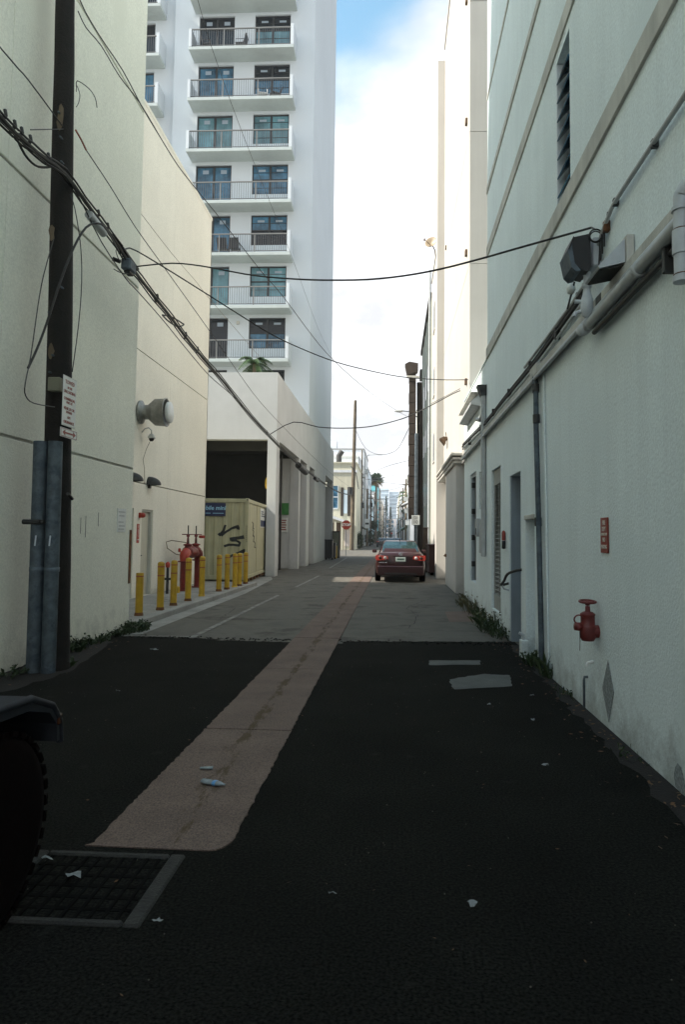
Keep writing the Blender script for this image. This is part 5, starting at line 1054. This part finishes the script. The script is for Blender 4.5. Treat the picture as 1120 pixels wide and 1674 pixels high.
for n, lab, x0, x1, y, h in (('glass_tower', 'distant hazy blue tower left of the alley end', -15, -5.0, 700, 52), ('glass_tower', 'wider distant hazy blue tower at the alley end', -4.5, 5.5, 720, 50), ('glass_tower', 'lower distant pale tower at the far right end', 7, 14, 650, 33)):
    t = thing(n, lab, 'tower', ((x0+x1)/2, y, 0), group='hazy towers at the horizon'); MB().box(x0, x1, y, y+20, 0, h).build('wall', 'far_glass_tower', t)
    q = MB()
    for k in range(int(h/4)): q.box(x0-.1, x1+.1, y-.3, y-.01, 2 + 4*k, 3.4 + 4*k)
    q.build('floor_bands', 'far_pale_blue', t)
t = thing('end_building', 'cream building closing the far end of the alley', 'building', (0, 520, 0)); MB().box(-6, 14, 500, 520, 0, 15).build('wall', 'far_pink', t)
for k in range(4):
    for i in range(5): MB().box(-5 + 3.6*i, -3.4 + 3.6*i, 499.8, 499.98, 2 + 3.3*k, 4 + 3.3*k).build('window', 'glass_curtain', t)
t = thing('end_building', 'low white building at the far end in front of the blue towers', 'building', (-3, 485, 0)); MB().box(-4, 1.8, 482, 490, 0, 9).build('wall', 'far_white', t); MB().box(-3, -1, 481.8, 481.98, 1, 6).build('window', 'glass_dark', t)

# far poles
def pole(x, y, h, lab, r=.15, arms=(), can=False, lean=0.0):
    t = thing('utility_pole', lab, 'pole', (x, y, 0), group='wooden utility poles along the alley')
    MB().tube([(x, y, 0), (x+lean*.5, y, h*.5), (x+lean, y, h)], [r, r*.85, r*.7], 10).build('shaft', 'far_wood', t)
    for z, w in arms: MB().bev(x-w, x+w, y-.2, y-.08, z, z+.12, .01).build('cross_arm', 'far_wood', t)
    if can:
        MB().tube([(x+.1, y-.4, can), (x+.1, y-.4, can+.8)], .28, 12).build('transformer', 'dark_metal', t)
    return t
p = pole(-4.75, 77, 17.3, 'tall brown utility pole behind the stop sign', .26, can=False, lean=.25)
MB().tube([(-5.0, 76.7, 6.4), (-5.0, 76.7, 7.2)], .3, 10).build('junction_case', 'dark_metal', p); MB().tube([(-4.9, 76.7, 9.6), (-4.3, 76.7, 8.8), (-4.0, 76.7, 7)], .05, 6).build('guy_wire', 'dark_metal', p)
pole(-4.55, 96, 14.0, 'second thinner utility pole with a dark can, right of the tall brown one', .16, arms=((9.9, .5),), can=5.6)
pole(-4.2, 108, 9.3, 'third short dark utility pole in front of the light blue building', .2, arms=((8.8, .2),))
pole(-4.55, 162, 12.2, 'fourth utility pole beside the round palm trunk', .2, arms=((11, .6),), can=9.4)
pole(-4.4, 215, 17, 'fifth thin pole far down the left side', .18)
pole(-3.9, 270, 14, 'last visible pole far down the left side', .2, arms=((12.5, .8),))
rp = [(3.4 if False else 1.7, y, h) for y, h in ((92, 9.5), (122, 10.5), (150, 9), (190, 12), (240, 13))]
for i, (x, y, h) in enumerate(rp): pole(x, y, h, ('first', 'second', 'third', 'fourth', 'last')[i] + ' small utility pole on the right side far down the alley', .14, arms=((h-.8, .5),))
pole(-4.3, 128, 10.5, 'short pole with cross arm between the round palm and the dark can pole', .16, arms=((9.6, .6), (8.8, .5)), can=7.2)
pole(-3.9, 188, 13, 'pole with two cross arms in front of the turquoise building', .18, arms=((12, .7), (11, .6)), can=9)
fw = [((-4.75, 77, 7.0), (-4.55, 96, 9.9)), ((-4.55, 96, 9.9), (-4.3, 128, 9.6)), ((-4.3, 128, 9.6), (-4.55, 162, 11)), ((-4.55, 162, 11), (-3.9, 188, 12)), ((-3.9, 188, 12), (-3.9, 270, 12.5)), ((-4.3, 128, 8.8), (1.7, 122, 9.7)), ((-3.9, 188, 11), (1.7, 190, 11.2)), ((1.7, 92, 8.7), (1.7, 122, 9.7)), ((-4.55, 96, 8.5), (1.7, 92, 8.7)), ((1.7, 122, 9.6), (1.7, 190, 11))]
fb = MB()
for a, b in fw:
    a = Vector(a); b = Vector(b); fb.tube([a.lerp(b, k/8) - Vector((0, 0, 4*.6*(k/8)*(1-k/8))) for k in range(9)], .022, 4)
o = fb.build('distant_wires', 'black_cable', kind='stuff'); tag(o, 'tangle of thin wires strung between the far poles', 'wires')
t = thing('street_lamp', 'thin street lamp arm reaching over the far alley from the left', 'lamp', (-4.6, 110, 0))
MB().tube([(-4.75, 111, 0), (-4.75, 111, 14.6), (-4.2, 111, 15.1), (-2.6, 111, 15.2)], .07, 8).build('mast', 'grey_paint_metal', t); MB().bev(-2.7, -1.9, 110.85, 111.15, 15.1, 15.22, .03).build('lamp_head', 'grey_paint_metal', t)
# traffic signs
t = thing('stop_sign', 'red octagonal stop sign on a thin post before the cross street', 'sign', (-3.85, 55, 0))
MB().prism([(-3.85 + .40*math.cos(math.pi/8 + k*math.pi/4), 2.50 + .40*math.sin(math.pi/8 + k*math.pi/4)) for k in range(8)], 54.96, 54.975, 'Y').build('plate', 'sign_red', t)
text('STOP', .30, (-3.85, 54.955, 2.5), (1, 0, 0), (0, 0, 1), 'sign_white', t, bold=.008); MB().bev(-3.875, -3.825, 54.98, 55.02, 0, 2.95, .005).build('post', 'galvanised', t)
t = thing('notice_sign', 'small white sign plate on the third pole', 'sign', (-4.2, 107.7, 3.8)); MB().bev(-4.6, -3.8, 107.6, 107.64, 2.9, 4.4, .01).build('plate', 'sign_white', t); MB().box(-4.5, -3.9, 107.58, 107.595, 3.5, 3.8).build('print', 'spray_black', t)

# ------------------------------------------------------------------ palms and trees
def palm(x, y, z, h, r, lab, n=26, droop=.5, dry=True, trunk=.2, name='palm_tree', fan=False, seed=1):
    rnd = random.Random(seed)
    t = thing(name, lab, 'palm', (x, y, z))
    MB().tube([(x, y, z), (x+.1*h/8, y, z+h*.5), (x, y, z+h)], [trunk*1.2, trunk, trunk*.9], 10).build('trunk', 'palm_trunk', t)
    mb = MB(); mbd = MB()
    for i in range(n):
        az = 2*math.pi*i/n*2.4 + rnd.uniform(-.2, .2); el = rnd.uniform(-.5, 1.25) if not fan else rnd.uniform(-.7, 1.4)
        L_ = r*rnd.uniform(.8, 1.1); tgt = mbd if (dry and el < -.15) else mb
        P0 = Vector((x, y, z+h)); pts = []
        for k in range(8):
            s_ = k/7; d = Vector((math.cos(az)*math.cos(el), math.sin(az)*math.cos(el), math.sin(el)))
            pts.append(P0 + d*L_*s_ + Vector((0, 0, -droop*L_*s_*s_)))
        tgt.tube(pts, [.022*r/1.5]*8, 4)
        for k in range(1, 8):
            a, b = pts[k-1], pts[k]; dd = (b-a).normalized(); sd_ = dd.cross(Vector((0, 0, 1)))
            if sd_.length < .1: sd_ = Vector((1, 0, 0))
            sd_.normalize(); wl = r*.30*math.sin(math.pi*min(1, (k+.6)/8.2))**.6
            for q in range(3):
                c = a.lerp(b, q/3)
                for s_ in (-1, 1):
                    tip = c + sd_*s_*wl*rnd.uniform(.8, 1.1) + dd*wl*.55 + Vector((0, 0, -wl*.35))
                    tgt.add([c - dd*.02*r, c + dd*.03*r, tip], [(0, 1, 2)])
    mb.build('crown', 'palm_green', t, fix=False)
    if mbd.v: mbd.build('dry_fronds', 'palm_dry', t, fix=False)
    return t
palm(-3.95, 150, 0, 14.2, 2.1, 'round headed fan palm rising over the left side far down the alley', n=90, droop=.12, trunk=.22, fan=True, seed=2)
palm(-6.4, 30.0, 7.65, 1.75, 1.15, 'small green palm peeking over the garage roof below the lowest balcony', n=17, droop=.75, dry=False, trunk=.09, seed=5)
palm(2.6, 97, 0, 7.6, 2.2, 'palm with drooping fronds half hidden behind the ribbed riser on the right', n=22, droop=.5, seed=8)
def pine(x, y, h, r, lab, seed):
    rnd = random.Random(seed); t = thing('pine_tree', lab, 'tree', (x, y, 0), group='dark trees near the far end')
    MB().tube([(x, y, 0), (x, y, h)], [.25, .06], 8).build('trunk', 'palm_trunk', t)
    mb = MB()
    for i in range(1500):
        u = rnd.random()**.8; z = 1.5 + (h-1.5)*u; tier = (1 - u)*r*(0.55 + .45*abs(math.sin(z*1.9))) + .15
        a = rnd.uniform(0, 6.28); q = tier*rnd.random()**.5; c = Vector((x + q*math.cos(a), y + q*math.sin(a), z + rnd.uniform(-.2, .2)))
        s_ = rnd.uniform(.12, .3); d = Vector((rnd.gauss(0, 1), rnd.gauss(0, 1), rnd.gauss(0, .5))).normalized()*s_; e = Vector((rnd.gauss(0, 1), rnd.gauss(0, 1), rnd.gauss(0, 1))).normalized()*s_
        mb.add([c-d, c+e, c+d], [(0, 1, 2)])
    mb.build('crown', 'leaf_green', t, fix=False)
pine(-2.8, 262, 17.5, 2.2, 'tall dark tiered pine near the far end of the alley', 3); pine(-1.3, 300, 15, 2.0, 'shorter dark pine just right of the tall one', 4)
def bush(x, y, z, r, h, lab, seed, m='leaf_green', n=500, ls=.12):
    rnd = random.Random(seed); mb = MB()
    for i in range(n):
        v = Vector((rnd.gauss(0, 1), rnd.gauss(0, 1), rnd.gauss(0, 1))).normalized()*rnd.random()**.4
        c = Vector((x + v.x*r, y + v.y*r, z + h/2 + v.z*h/2)); d = Vector((rnd.gauss(0, 1), rnd.gauss(0, 1), rnd.gauss(0, 1))).normalized()*ls; e = Vector((rnd.gauss(0, 1), rnd.gauss(0, 1), rnd.gauss(0, 1))).normalized()*ls*.6
        mb.add([c-d, c+e, c+d, c-e], [(0, 1, 2, 3)])
    t = thing('shrub', lab, 'shrub', (x, y, z)); mb.build('leaves', m, t, fix=False); MB().tube([(x, y, z), (x, y, z+h*.6)], .03, 6).build('stem', 'palm_trunk', t)
bush(-3.9, 112, 0, .9, 2.6, 'dark shrub at the foot of the light blue building', 11, ls=.2); bush(-4.2, 84, 0, .5, 2.2, 'dark shrub right of the cream corner building', 12, ls=.15); bush(-4.0, 140, 3.0, .8, 2.0, 'green creeper hanging off the light blue building', 13, ls=.2)
bush(-3.9, 175, 0, .9, 3.2, 'dark shrub before the turquoise building', 14, ls=.25); bush(1.7, 31.5, .2, .25, .8, 'small weedy shrub between the car and the dumpster', 15, 'leaf_olive', 220, .06)

# weeds along the wall feet
def weed(x, y, z, h, r, n, lab, seed, m='leaf_green', broad=.5):
    rnd = random.Random(seed); mb = MB()
    for i in range(n):
        a = rnd.uniform(0, 6.28); q = r*rnd.random()**.6; b = Vector((x + q*math.cos(a)*.5, y + q*math.sin(a), z))
        hh = h*rnd.uniform(.4, 1.0); l = Vector((rnd.gauss(0, .35), rnd.gauss(0, .35), 1)).normalized()*hh; w = Vector((rnd.gauss(0, 1), rnd.gauss(0, 1), 0)).normalized()*(.006 if rnd.random() > broad else .018)
        m1 = b + l*.6; tip = b + l + Vector((l.x*.6, l.y*.6, -hh*.15))
        mb.add([b-w*.5, b+w*.5, m1+w, tip, m1-w], [(0, 1, 2, 3, 4)])
        if rnd.random() < broad:
            for k in range(3):
                c = b + l*rnd.uniform(.3, 1); d = Vector((rnd.gauss(0, 1), rnd.gauss(0, 1), rnd.gauss(0, .4))).normalized()*.035; e = d.cross(Vector((rnd.gauss(0, 1), rnd.gauss(0, 1), 1))).normalized()*.018
                mb.add([c, c+d*.5+e, c+d, c+d*.5-e], [(0, 1, 2, 3)])
    t = thing('weed', lab, 'weed', (x, y, z), group='weeds along the wall feet'); mb.build('leaves', m, t, fix=False)
    return t
weed(1.68, 11.4, 0, .42, .45, 90, 'dense green weed clump below the tall louvred door', 1, broad=.6); weed(1.66, 12.3, 0, .34, .4, 60, 'olive weed clump just past the louvred door', 2, 'leaf_olive'); weed(1.68, 13.2, 0, .36, .35, 50, 'weeds at the foot of the downspout', 3)
weed(1.65, 14.3, 0, .42, .4, 80, 'dry tall weeds under the far door', 4, 'leaf_olive', .2); weed(1.70, 15.6, 0, .38, .5, 70, 'thin weeds at the far corner of the right wall', 5, 'leaf_olive', .2)
weed(1.72, 10.7, 0, .25, .35, 60, 'small green weed beside the recessed doorway', 6); weed(1.73, 7.75, 0, .34, .14, 40, 'grassy weed right of the drain pipe foot', 7, broad=.15); weed(1.72, 8.5, 0, .26, .18, 40, 'weed between the drain pipe and the grey post', 8)
weed(-4.22, 8.85, 0, .22, .30, 90, 'leafy weed just right of the near pole', 9, broad=.8); weed(-4.24, 9.55, 0, .14, .35, 60, 'low weeds at the middle of the left wall foot', 10, broad=.7); weed(-4.2, 10.3, 0, .14, .3, 70, 'low weeds near the corner of the left wall', 21, broad=.7)
weed(-4.12, 10.75, 0, .20, .34, 130, 'bushy weed at the corner where the sidewalk starts', 22, broad=.9); weed(-4.2, 7.2, 0, .12, .4, 50, 'sparse weeds left of the near pole', 23); weed(-3.75, 7.75, 0, .14, .12, 40, 'small weed at the foot of the pipes', 24)
weed(1.74, 6.9, 0, .10, .3, 30, 'tiny grass tuft on the wall foot before the red valve', 25, broad=.1); weed(1.74, 5.0, 0, .07, .3, 24, 'tiny grass tuft near the bottom right corner', 26, broad=.1)

# ------------------------------------------------------------------ cars
def sedan(loc, rz, paint, lab, glass='car_glass', lit=False, plate=True):
    """rear of the car at local y = 0, front at y = 4.5"""
    t = thing('parked_car', lab, 'car', loc, rz, world=False)
    #        y     zb   zm    zsh   ztop  w
    sec = [(0.00, .42, .60, .82, .90, .72), (0.03, .30, .58, .88, .97, .80), (0.18, .22, .56, .90, 1.02, .845), (.60, .20, .56, .92, 1.03, .865), (1.1, .19, .56, .92, 1.0, .87), (2.2, .18, .55, .90, .97, .875), (3.2, .18, .55, .86, .94, .87), (3.7, .19, .53, .82, .88, .86), (4.2, .22, .5, .74, .80, .82), (4.42, .28, .48, .64, .68, .70), (4.5, .36, .48, .56, .6, .5)]
    def ring(y, zb, zm, zs, zt, w): return [(-w*.85, y, zb), (-w*.97, y, zb+.1), (-w, y, zm), (-w*.985, y, (zm+zs)/2), (-w*.95, y, zs), (-w*.84, y, zt-.015), (-w*.5, y, zt), (0, y, zt+.012), (w*.5, y, zt), (w*.84, y, zt-.015), (w*.95, y, zs), (w*.985, y, (zm+zs)/2), (w, y, zm), (w*.97, y, zb+.1), (w*.85, y, zb)]
    vs = []; fs = []; n = 15
    for s_ in sec: vs += ring(*s_)
    for i in range(len(sec)-1):
        for j_ in range(n): fs.append((i*n+j_, i*n+(j_+1) % n, (i+1)*n+(j_+1) % n, (i+1)*n+j_))
    fs += [tuple(range(n)), tuple(range((len(sec)-1)*n, len(sec)*n))]
    mb = MB(); mb.add(vs, fs, True); body = mb.build('body', paint, t, off=False)
    gh = [(.62, 1.0, 1.03, .74, .66), (1.0, .98, 1.25, .76, .62), (1.32, .97, 1.395, .77, .575), (1.9, .96, 1.43, .78, .58), (2.5, .95, 1.40, .78, .58), (2.95, .95, 1.22, .77, .63), (3.35, .93, .96, .74, .68)]
    vs = []; fs = []; n = 8
    for y, z0, z1, wb, wt in gh: vs += [(-wb, y, z0-.05), (-wb, y, z0), (-wt, y, z1-.03), (-wt*.85, y, z1), (wt*.85, y, z1), (wt, y, z1-.03), (wb, y, z0), (wb, y, z0-.05)]
    for i in range(len(gh)-1):
        for j_ in range(n-1): fs.append((i*n+j_, i*n+j_+1, (i+1)*n+j_+1, (i+1)*n+j_))
    fs += [tuple(range(n)), tuple(range((len(gh)-1)*n, len(gh)*n))]
    mb = MB(); mb.add(vs, fs, True); mb.build('cabin', paint, t, off=False)
    MB().add([(-.63, .665, 1.045), (.63, .665, 1.045), (.62, 1.0, 1.262), (.53, 1.29, 1.394), (-.53, 1.29, 1.394), (-.62, 1.0, 1.262)], [(0, 1, 2, 5), (5, 2, 3, 4)]).build('rear_window', glass, t, off=False)
    MB().add([(-.64, 3.30, .99), (.64, 3.30, .99), (.58, 2.60, 1.385), (-.58, 2.60, 1.385)], [(0, 1, 2, 3)]).build('windscreen', glass, t, off=False)
    for s_ in (-1, 1):
        MB().add([(s_*.782, 1.15, 1.0), (s_*.79, 2.9, .99), (s_*.60, 2.45, 1.365), (s_*.598, 1.5, 1.37)], [(0, 1, 2, 3)]).build('side_window', glass, t, off=False)
        for y in (.85, 3.55):
            w_ = MB().lathe([(0, -.10), (.29, -.10), (.315, -.07), (.315, .07), (.29, .10), (0, .10)], (s_*.785, y, .315), (1, 0, 0), 22).build('wheel', 'rubber', t, off=False)
            MB().lathe([(0, .11), (.19, .105), (.20, .09)], (s_*.785, y, .315), (s_, 0, 0), 16).build('rim', 'galvanised', w_, off=False)
        MB().prism([(s_*.44, .90), (s_*.56, .915), (s_*.85, .93), (s_*.865, .80), (s_*.82, .745), (s_*.52, .765), (s_*.42, .80)] if s_ > 0 else [(s_*.42, .80), (s_*.52, .765), (s_*.82, .745), (s_*.865, .80), (s_*.85, .93), (s_*.56, .915), (s_*.44, .90)], -.02, .12, 'Y').build('tail_lamp', 'tail_lamp', t, off=False)
        MB().lathe([(0, 0), (.055, .003), (.06, .02)], (s_*.53, -.032, .835), (0, 1, 0), 14).build('reverse_lamp', 'tail_lamp_clear', t, off=False)
        MB().lathe([(0, 0), (.05, .003), (.055, .02)], (s_*.70, -.030, .84), (0, 1, 0), 14).build('signal_lamp', 'amber_lamp', t, off=False)
        MB().bev(s_*.88-.02, s_*.88+.14*s_, 2.62, 2.74, .95, 1.08, .025).build('mirror', paint, t, off=False) if s_ > 0 else MB().bev(-1.03, -.86, 2.62, 2.74, .95, 1.08, .025).build('mirror', paint, t, off=False)
        MB().prism([(s_*.5, .62), (s_*.78, .66), (s_*.74, .50), (s_*.5, .48)] if s_ > 0 else [(s_*.5, .48), (s_*.74, .50), (s_*.78, .66), (s_*.5, .62)], 4.30, 4.44, 'Y').build('headlight', 'sign_white', t, off=False)
        MB().bev(s_*.62-.07, s_*.62+.07, -.045, -.01, .42, .46, .005).build('reflector', 'tail_lamp', t, off=False)
    b = MB(); b.bev(-.80, .80, -.075, .06, .24, .565, .03); b.build('rear_bumper', paint, t, off=False)
    MB().box(-.55, .55, -.085, -.076, .28, .335).build('bumper_vent', 'car_trim', t, off=False)
    if plate:
        pl = MB().bev(-.17, .17, -.028, -.012, .72, .865, .004).build('number_plate', 'plate', t, off=False); MB().box(-.12, .12, -.030, -.0285, .77, .82).build('plate_characters', 'plate_text', pl, off=False)
        MB().bev(-.26, .26, -.022, .02, .88, .91, .006).build('plate_garnish', paint, t, off=False)
        e = MB(); e.torus((0, 0, 0), .05, .008, (0, 1, 0), 20, 6); e.torus((0, 0, .006), .026, .006, (0, 1, 0), 16, 5)
        e.v = [(v[0]*1.35, v[1]-.03, v[2]*.8+.965) for v in e.v]; e.build('badge', 'chrome', t, off=False)
        for k in range(5): MB().box(-.74+.036*k, -.715+.036*k, -.02, -.012, .66, .69).build('badge_letter', 'chrome', t, off=False)
        for k in range(2): MB().box(-.53+.036*k, -.505+.036*k, -.02, -.012, .66, .69).build('badge_letter', 'chrome', t, off=False)
    if lit: MB().bev(-.15, .15, .9, .95, 1.30, 1.34, .01).build('brake_lamp', 'tail_lamp', t, off=False)
    MB().tube([(0, 1.35, 1.41), (0, 1.25, 1.50)], .012, 6).build('antenna', 'car_trim', t, off=False)
    for s_ in (-1, 1): MB().lathe([(.33, -.004), (.37, 0), (.33, .004)], (s_*.862, .85, .33), (1, 0, 0), 22).build('wheel_arch', 'car_trim', t, off=False)
    return t
sedan((.26, 23.2, 0), R(.5), 'car_maroon', 'dark maroon sedan seen from behind, parked beside the pinkish strip')
mat('car_grey', (.22, .23, .25), .3, var=0, coat=.6); mat('car_black', (.015, .015, .018), .3, var=0, coat=.6); mat('car_yellow', (.5, .4, .04), .4, var=0)
sedan((-.4, 96, 0), 0, 'car_grey', 'pale grey car far down the alley, just over the maroon roof', plate=False)
sedan((-1.7, 104, 0), 0, 'car_black', 'black car far down the alley left of the grey one', plate=False, lit=True)
sedan((1.0, 118, 0), 0, 'car_black', 'black car far down on the right behind the grey one', plate=False)
t = thing('red_lamp', 'small red signal lamp glowing far down the alley', 'lamp', (-.6, 135, 3)); MB().lathe([(0, -.2), (.2, -.1), (.22, .1), (0, .2)], (-.3, 135, 2.3), n=12).build('lens', 'tail_lamp', t); MB().tube([(-.3, 135, 0), (-.3, 135, 2.1)], .05, 6).build('post', 'dark_metal', t)
t = thing('yellow_barrel', 'small yellow barrel far away at the right edge of the alley', 'barrel', (1.1, 100, 0)); MB().lathe([(0, 0), (.3, 0), (.32, .5), (.3, 1.0), (0, 1.0)], (1.25, 99, 0), n=14).build('drum', 'yellow_paint', t); MB().lathe([(.325, .45), (.33, .5), (.325, .55)], (1.25, 99, 0), n=14).build('hoop', 'dark_metal', t)

# off-roader at the bottom left: seen by its front right tyre and fender flare
t = thing('off_roader', 'dark off-roader with grey plastic fender flare and big tyre cut by the left edge', 'car', (-2.38, 1.3, 0), 0, world=True)
def tyre(x, y, s_, par):
    prof = [(0.0, -.125), (.20, -.125), (.30, -.13), (.352, -.118), (.372, -.095), (.374, 0), (.372, .095), (.352, .118), (.30, .13), (.20, .125), (0, .12)]
    w = MB().lathe(prof, (x, y, .378), (1, 0, 0), 40).build('tyre', 'rubber', par)
    MB().lathe([(0, .10), (.06, .12), (.10, .09), (.18, .10), (.20, .124)], (x, y, .378), (s_, 0, 0), 24).build('rim', 'black_plastic', w)
    tr = MB()
    for i in range(34):
        a = 2*math.pi*i/34
        for xx, off_ in ((-.085, 0), (0, .09), (.085, 0)):
            c = Vector((x+xx, y + .374*math.cos(a+off_), .378 + .374*math.sin(a+off_))); u = Vector((0, math.cos(a+off_), math.sin(a+off_))); v_ = Vector((0, -u.z, u.y)); e = Vector((1, 0, 0))
            p = [c + e*sx*.034 + v_*sy*.022 + u*sz*.010 for sx in (-1, 1) for sy in (-1, 1) for sz in (-1, 1)]
            tr.add(p, [(0, 1, 3, 2), (4, 6, 7, 5), (0, 4, 5, 1), (2, 3, 7, 6), (1, 5, 7, 3), (0, 2, 6, 4)])
    tr.build('tread', 'rubber', w)
for x, s_ in ((-1.64, 1), (-3.12, -1)):
    for y in (2.60, .0): tyre(x, y, s_, t)
def flare(y, s_):
    x0, x1 = (-1.86, -1.50) if s_ > 0 else (-2.90, -3.26)
    top = [(-.62, .50), (-.55, .74), (-.42, .86), (-.15, .885), (.18, .87), (.36, .80), (.43, .72), (.445, .62)]
    bot = [(.405, .62), (.395, .70), (.33, .765), (.16, .815), (-.15, .83), (-.38, .80), (-.48, .70), (-.55, .50)]
    MB().prism([(y+a, z) for a, z in top] + [(y+a, z) for a, z in bot], x0, x1, 'X').build('fender_flare', 'flare_plastic', t)
    lip = MB().tube([(x1 - .008*s_, y+a, z-.012) for a, z in top], .018, 8).build('flare_lip', 'flare_plastic', t)
    return None
for s_ in (1, -1): flare(2.60, s_); flare(0.0, s_)
MB().bev(-1.515, -1.492, 3.00, 3.035, .69, .74, .006).build('side_marker', 'amber_lamp', t); MB().bev(-3.27, -3.245, 3.00, 3.035, .69, .74, .006).build('side_marker', 'amber_lamp', t)
MB().prism([(-1.0, .45), (2.1, .45), (2.15, .55), (2.95, .55), (3.0, .98), (1.95, 1.06), (1.6, 1.06), (-1.0, 1.06)], -2.92, -1.86, 'X').build('body', 'jeep_paint', t)
MB().bev(-2.80, -1.98, 2.0, 3.0, .98, 1.08, .05).build('hood', 'jeep_paint', t)
MB().bev(-2.76, -2.02, 3.0, 3.04, .55, 1.0, .02).build('grille', 'jeep_paint', t)
for k in range(7): MB().bev(-2.62+.07*k, -2.59+.07*k, 3.041, 3.05, .66, .92, .005).build('grille_slot', 'dark_inside', t)
for x in (-2.70, -2.08): MB().lathe([(0, .02), (.07, .015), (.08, 0)], (x, 3.04, .86), (0, 1, 0), 18).build('headlight', 'sign_white', t)
MB().bev(-3.05, -1.72, 3.06, 3.20, .50, .60, .02).build('front_bumper', 'black_plastic', t)
MB().prism([(1.75, 1.06), (1.55, 1.60), (1.50, 1.60), (1.68, 1.06)], -2.86, -1.92, 'X').build('windscreen', 'car_glass', t)
MB().prism([(-1.0, 1.065), (1.5, 1.065), (1.42, 1.68), (-.95, 1.68)], -2.88, -1.90, 'X').build('soft_top', 'black_plastic', t)
for s_, x in ((1, -1.858), (-1, -2.922)): MB().bev(x-.004 if s_ < 0 else x, x if s_ < 0 else x+.004, .75, 1.55, .50, 1.04, .002).build('door', 'jeep_paint', t)
MB().bev(-1.80, -1.66, 1.50, 1.58, 1.08, 1.28, .02).build('mirror', 'black_plastic', t)

# ------------------------------------------------------------------ litter and leaves
t = thing('plastic_bottle', 'crushed clear bottle with a blue band lying on the pinkish strip', 'bottle', (-1.10, 4.21, .03), R(-20), world=False)
MB().lathe([(0, -.10), (.03, -.095), (.032, -.03), (.026, .0), (.031, .03), (.028, .06), (.011, .085), (.011, .10), (0, .10)], (0, 0, 0), (1, 0, 0), 12).build('body', 'bottle_plastic', t, off=False)
MB().lathe([(.030, 0), (.0335, .002), (.0335, .028), (.030, .03)], (.0, 0, 0), (1, 0, 0), 12).build('label', 'bottle_label', t, off=False)
t.scale = (.85, .8, .45); t.location.z = .022
t = thing('plastic_cup', 'clear plastic cup lying on its side near the crushed bottle', 'cup', (-1.22, 4.48, .025), R(8), world=False)
MB().lathe([(.016, -.05), (.025, .05), (.027, .052), (.024, .05), (.015, -.048), (0, -.05)], (0, 0, 0), (1, 0, 0), 14).build('cup_wall', 'bottle_plastic', t, off=False)
t.scale = (.8, .8, .4); t.location.z = .018
def paper(x, y, z, r, lab, seed, m='litter_white'):
    rnd = random.Random(seed); vs = [(0, 0, .012)]; n = 9
    for k in range(n): a = 2*math.pi*k/n; q = r*rnd.uniform(.55, 1.1); vs.append((q*math.cos(a)*1.3, q*math.sin(a)*.7, rnd.uniform(.002, .022)))
    mb = MB(); mb.add([(x+a, y+b, z+c) for a, b, c in vs], [(0, k+1, (k+1) % n+1) for k in range(n)])
    return mb.build('litter', m, fix=False)
for x, y, z, r_, lab in ((-1.42, 3.05, .012, .040, 'crumpled white wrapper in the middle of the drain grate'), (-1.62, 3.19, .012, .028, 'small torn paper at the upper left of the drain grate'), (-.93, 2.74, .002, .018, 'white scrap on the asphalt right of the drain'),
                         (-3.2, 9.0, .002, .05, 'white scrap near the asphalt seam on the left'), (-.25, 3.0, .002, .016, 'pale bit of paper in the middle of the asphalt'), (1.05, 4.75, .004, .022, 'white scrap on the soil near the bottom right wall'), (.35, 2.95, .002, .02, 'pale scuffed scrap in the near asphalt'),
                         (1.2, 5.9, .004, .016, 'tiny white scrap before the diamond vent'), (1.38, 6.8, .004, .02, 'tiny white scrap beside the wall foot below the red valve'), (-2.7, 6.6, .002, .02, 'small white scrap in front of the left pipes'), (.9, 6.4, .002, .015, 'tiny pale scrap right of the large concrete patch')):
    o = paper(x, y, z, r_, lab, int(abs(x*1000+y*10))); tag(o, lab, 'litter')
mb = MB(); rnd = random.Random(9)
def leaf(x, y, s):
    a = rnd.uniform(0, 6.28); d = Vector((math.cos(a), math.sin(a), rnd.uniform(-.1, .2)))*s; e = Vector((-math.sin(a), math.cos(a), rnd.uniform(.1, .5)))*s*.4; c = Vector((x, y, .008 + s*.25)); mb.add([c-d, c+e, c+d, c-e], [(0, 1, 2, 3)])
for k in range(260): leaf(1.76 - abs(rnd.gauss(0, .16)), rnd.uniform(2.0, 11), rnd.uniform(.008, .026))
for k in range(120): leaf(-4.25 + abs(rnd.gauss(0, .25)), rnd.uniform(5.5, 10.8), rnd.uniform(.008, .024))
for k in range(60): leaf(rnd.uniform(-2.5, 1.5), rnd.uniform(2, 9), rnd.uniform(.005, .014))
o = mb.build('dead_leaves', 'dead_leaf', fix=False, kind='stuff'); tag(o, 'scattered brown dead leaves along the wall feet', 'leaves')
mb = MB()
for k in range(260):
    x, y = rnd.uniform(-3.6, 1.7), rnd.uniform(1.6, 9.8); s = rnd.uniform(.002, .0055); mb.add([(x+s, y, .003), (x, y+s, .003), (x-s, y, .003), (x, y-s, .003), (x, y, .003+s)], [(0, 1, 4), (1, 2, 4), (2, 3, 4), (3, 0, 4)])
o = mb.build('grit', 'asphalt_old', fix=False, kind='stuff'); tag(o, 'fine pale grit scattered over the asphalt', 'grit')

# ------------------------------------------------------------------ haze
hm = bpy.data.materials.new('haze'); hm.use_nodes = True; ht = hm.node_tree; ht.nodes.clear()
pv = ht.nodes.new('ShaderNodeVolumePrincipled'); pv.inputs['Color'].default_value = (.86, .90, .95, 1); pv.inputs['Density'].default_value = 0.0005; pv.inputs['Anisotropy'].default_value = 0.2
ho = ht.nodes.new('ShaderNodeOutputMaterial'); ht.links.new(pv.outputs[0], ho.inputs['Volume']); MATS['haze'] = hm
MB().box(-910, 910, -110, 1610, -1.03, 56).build('haze', 'haze', kind='stuff')
C.cycles.volume_bounces = 1
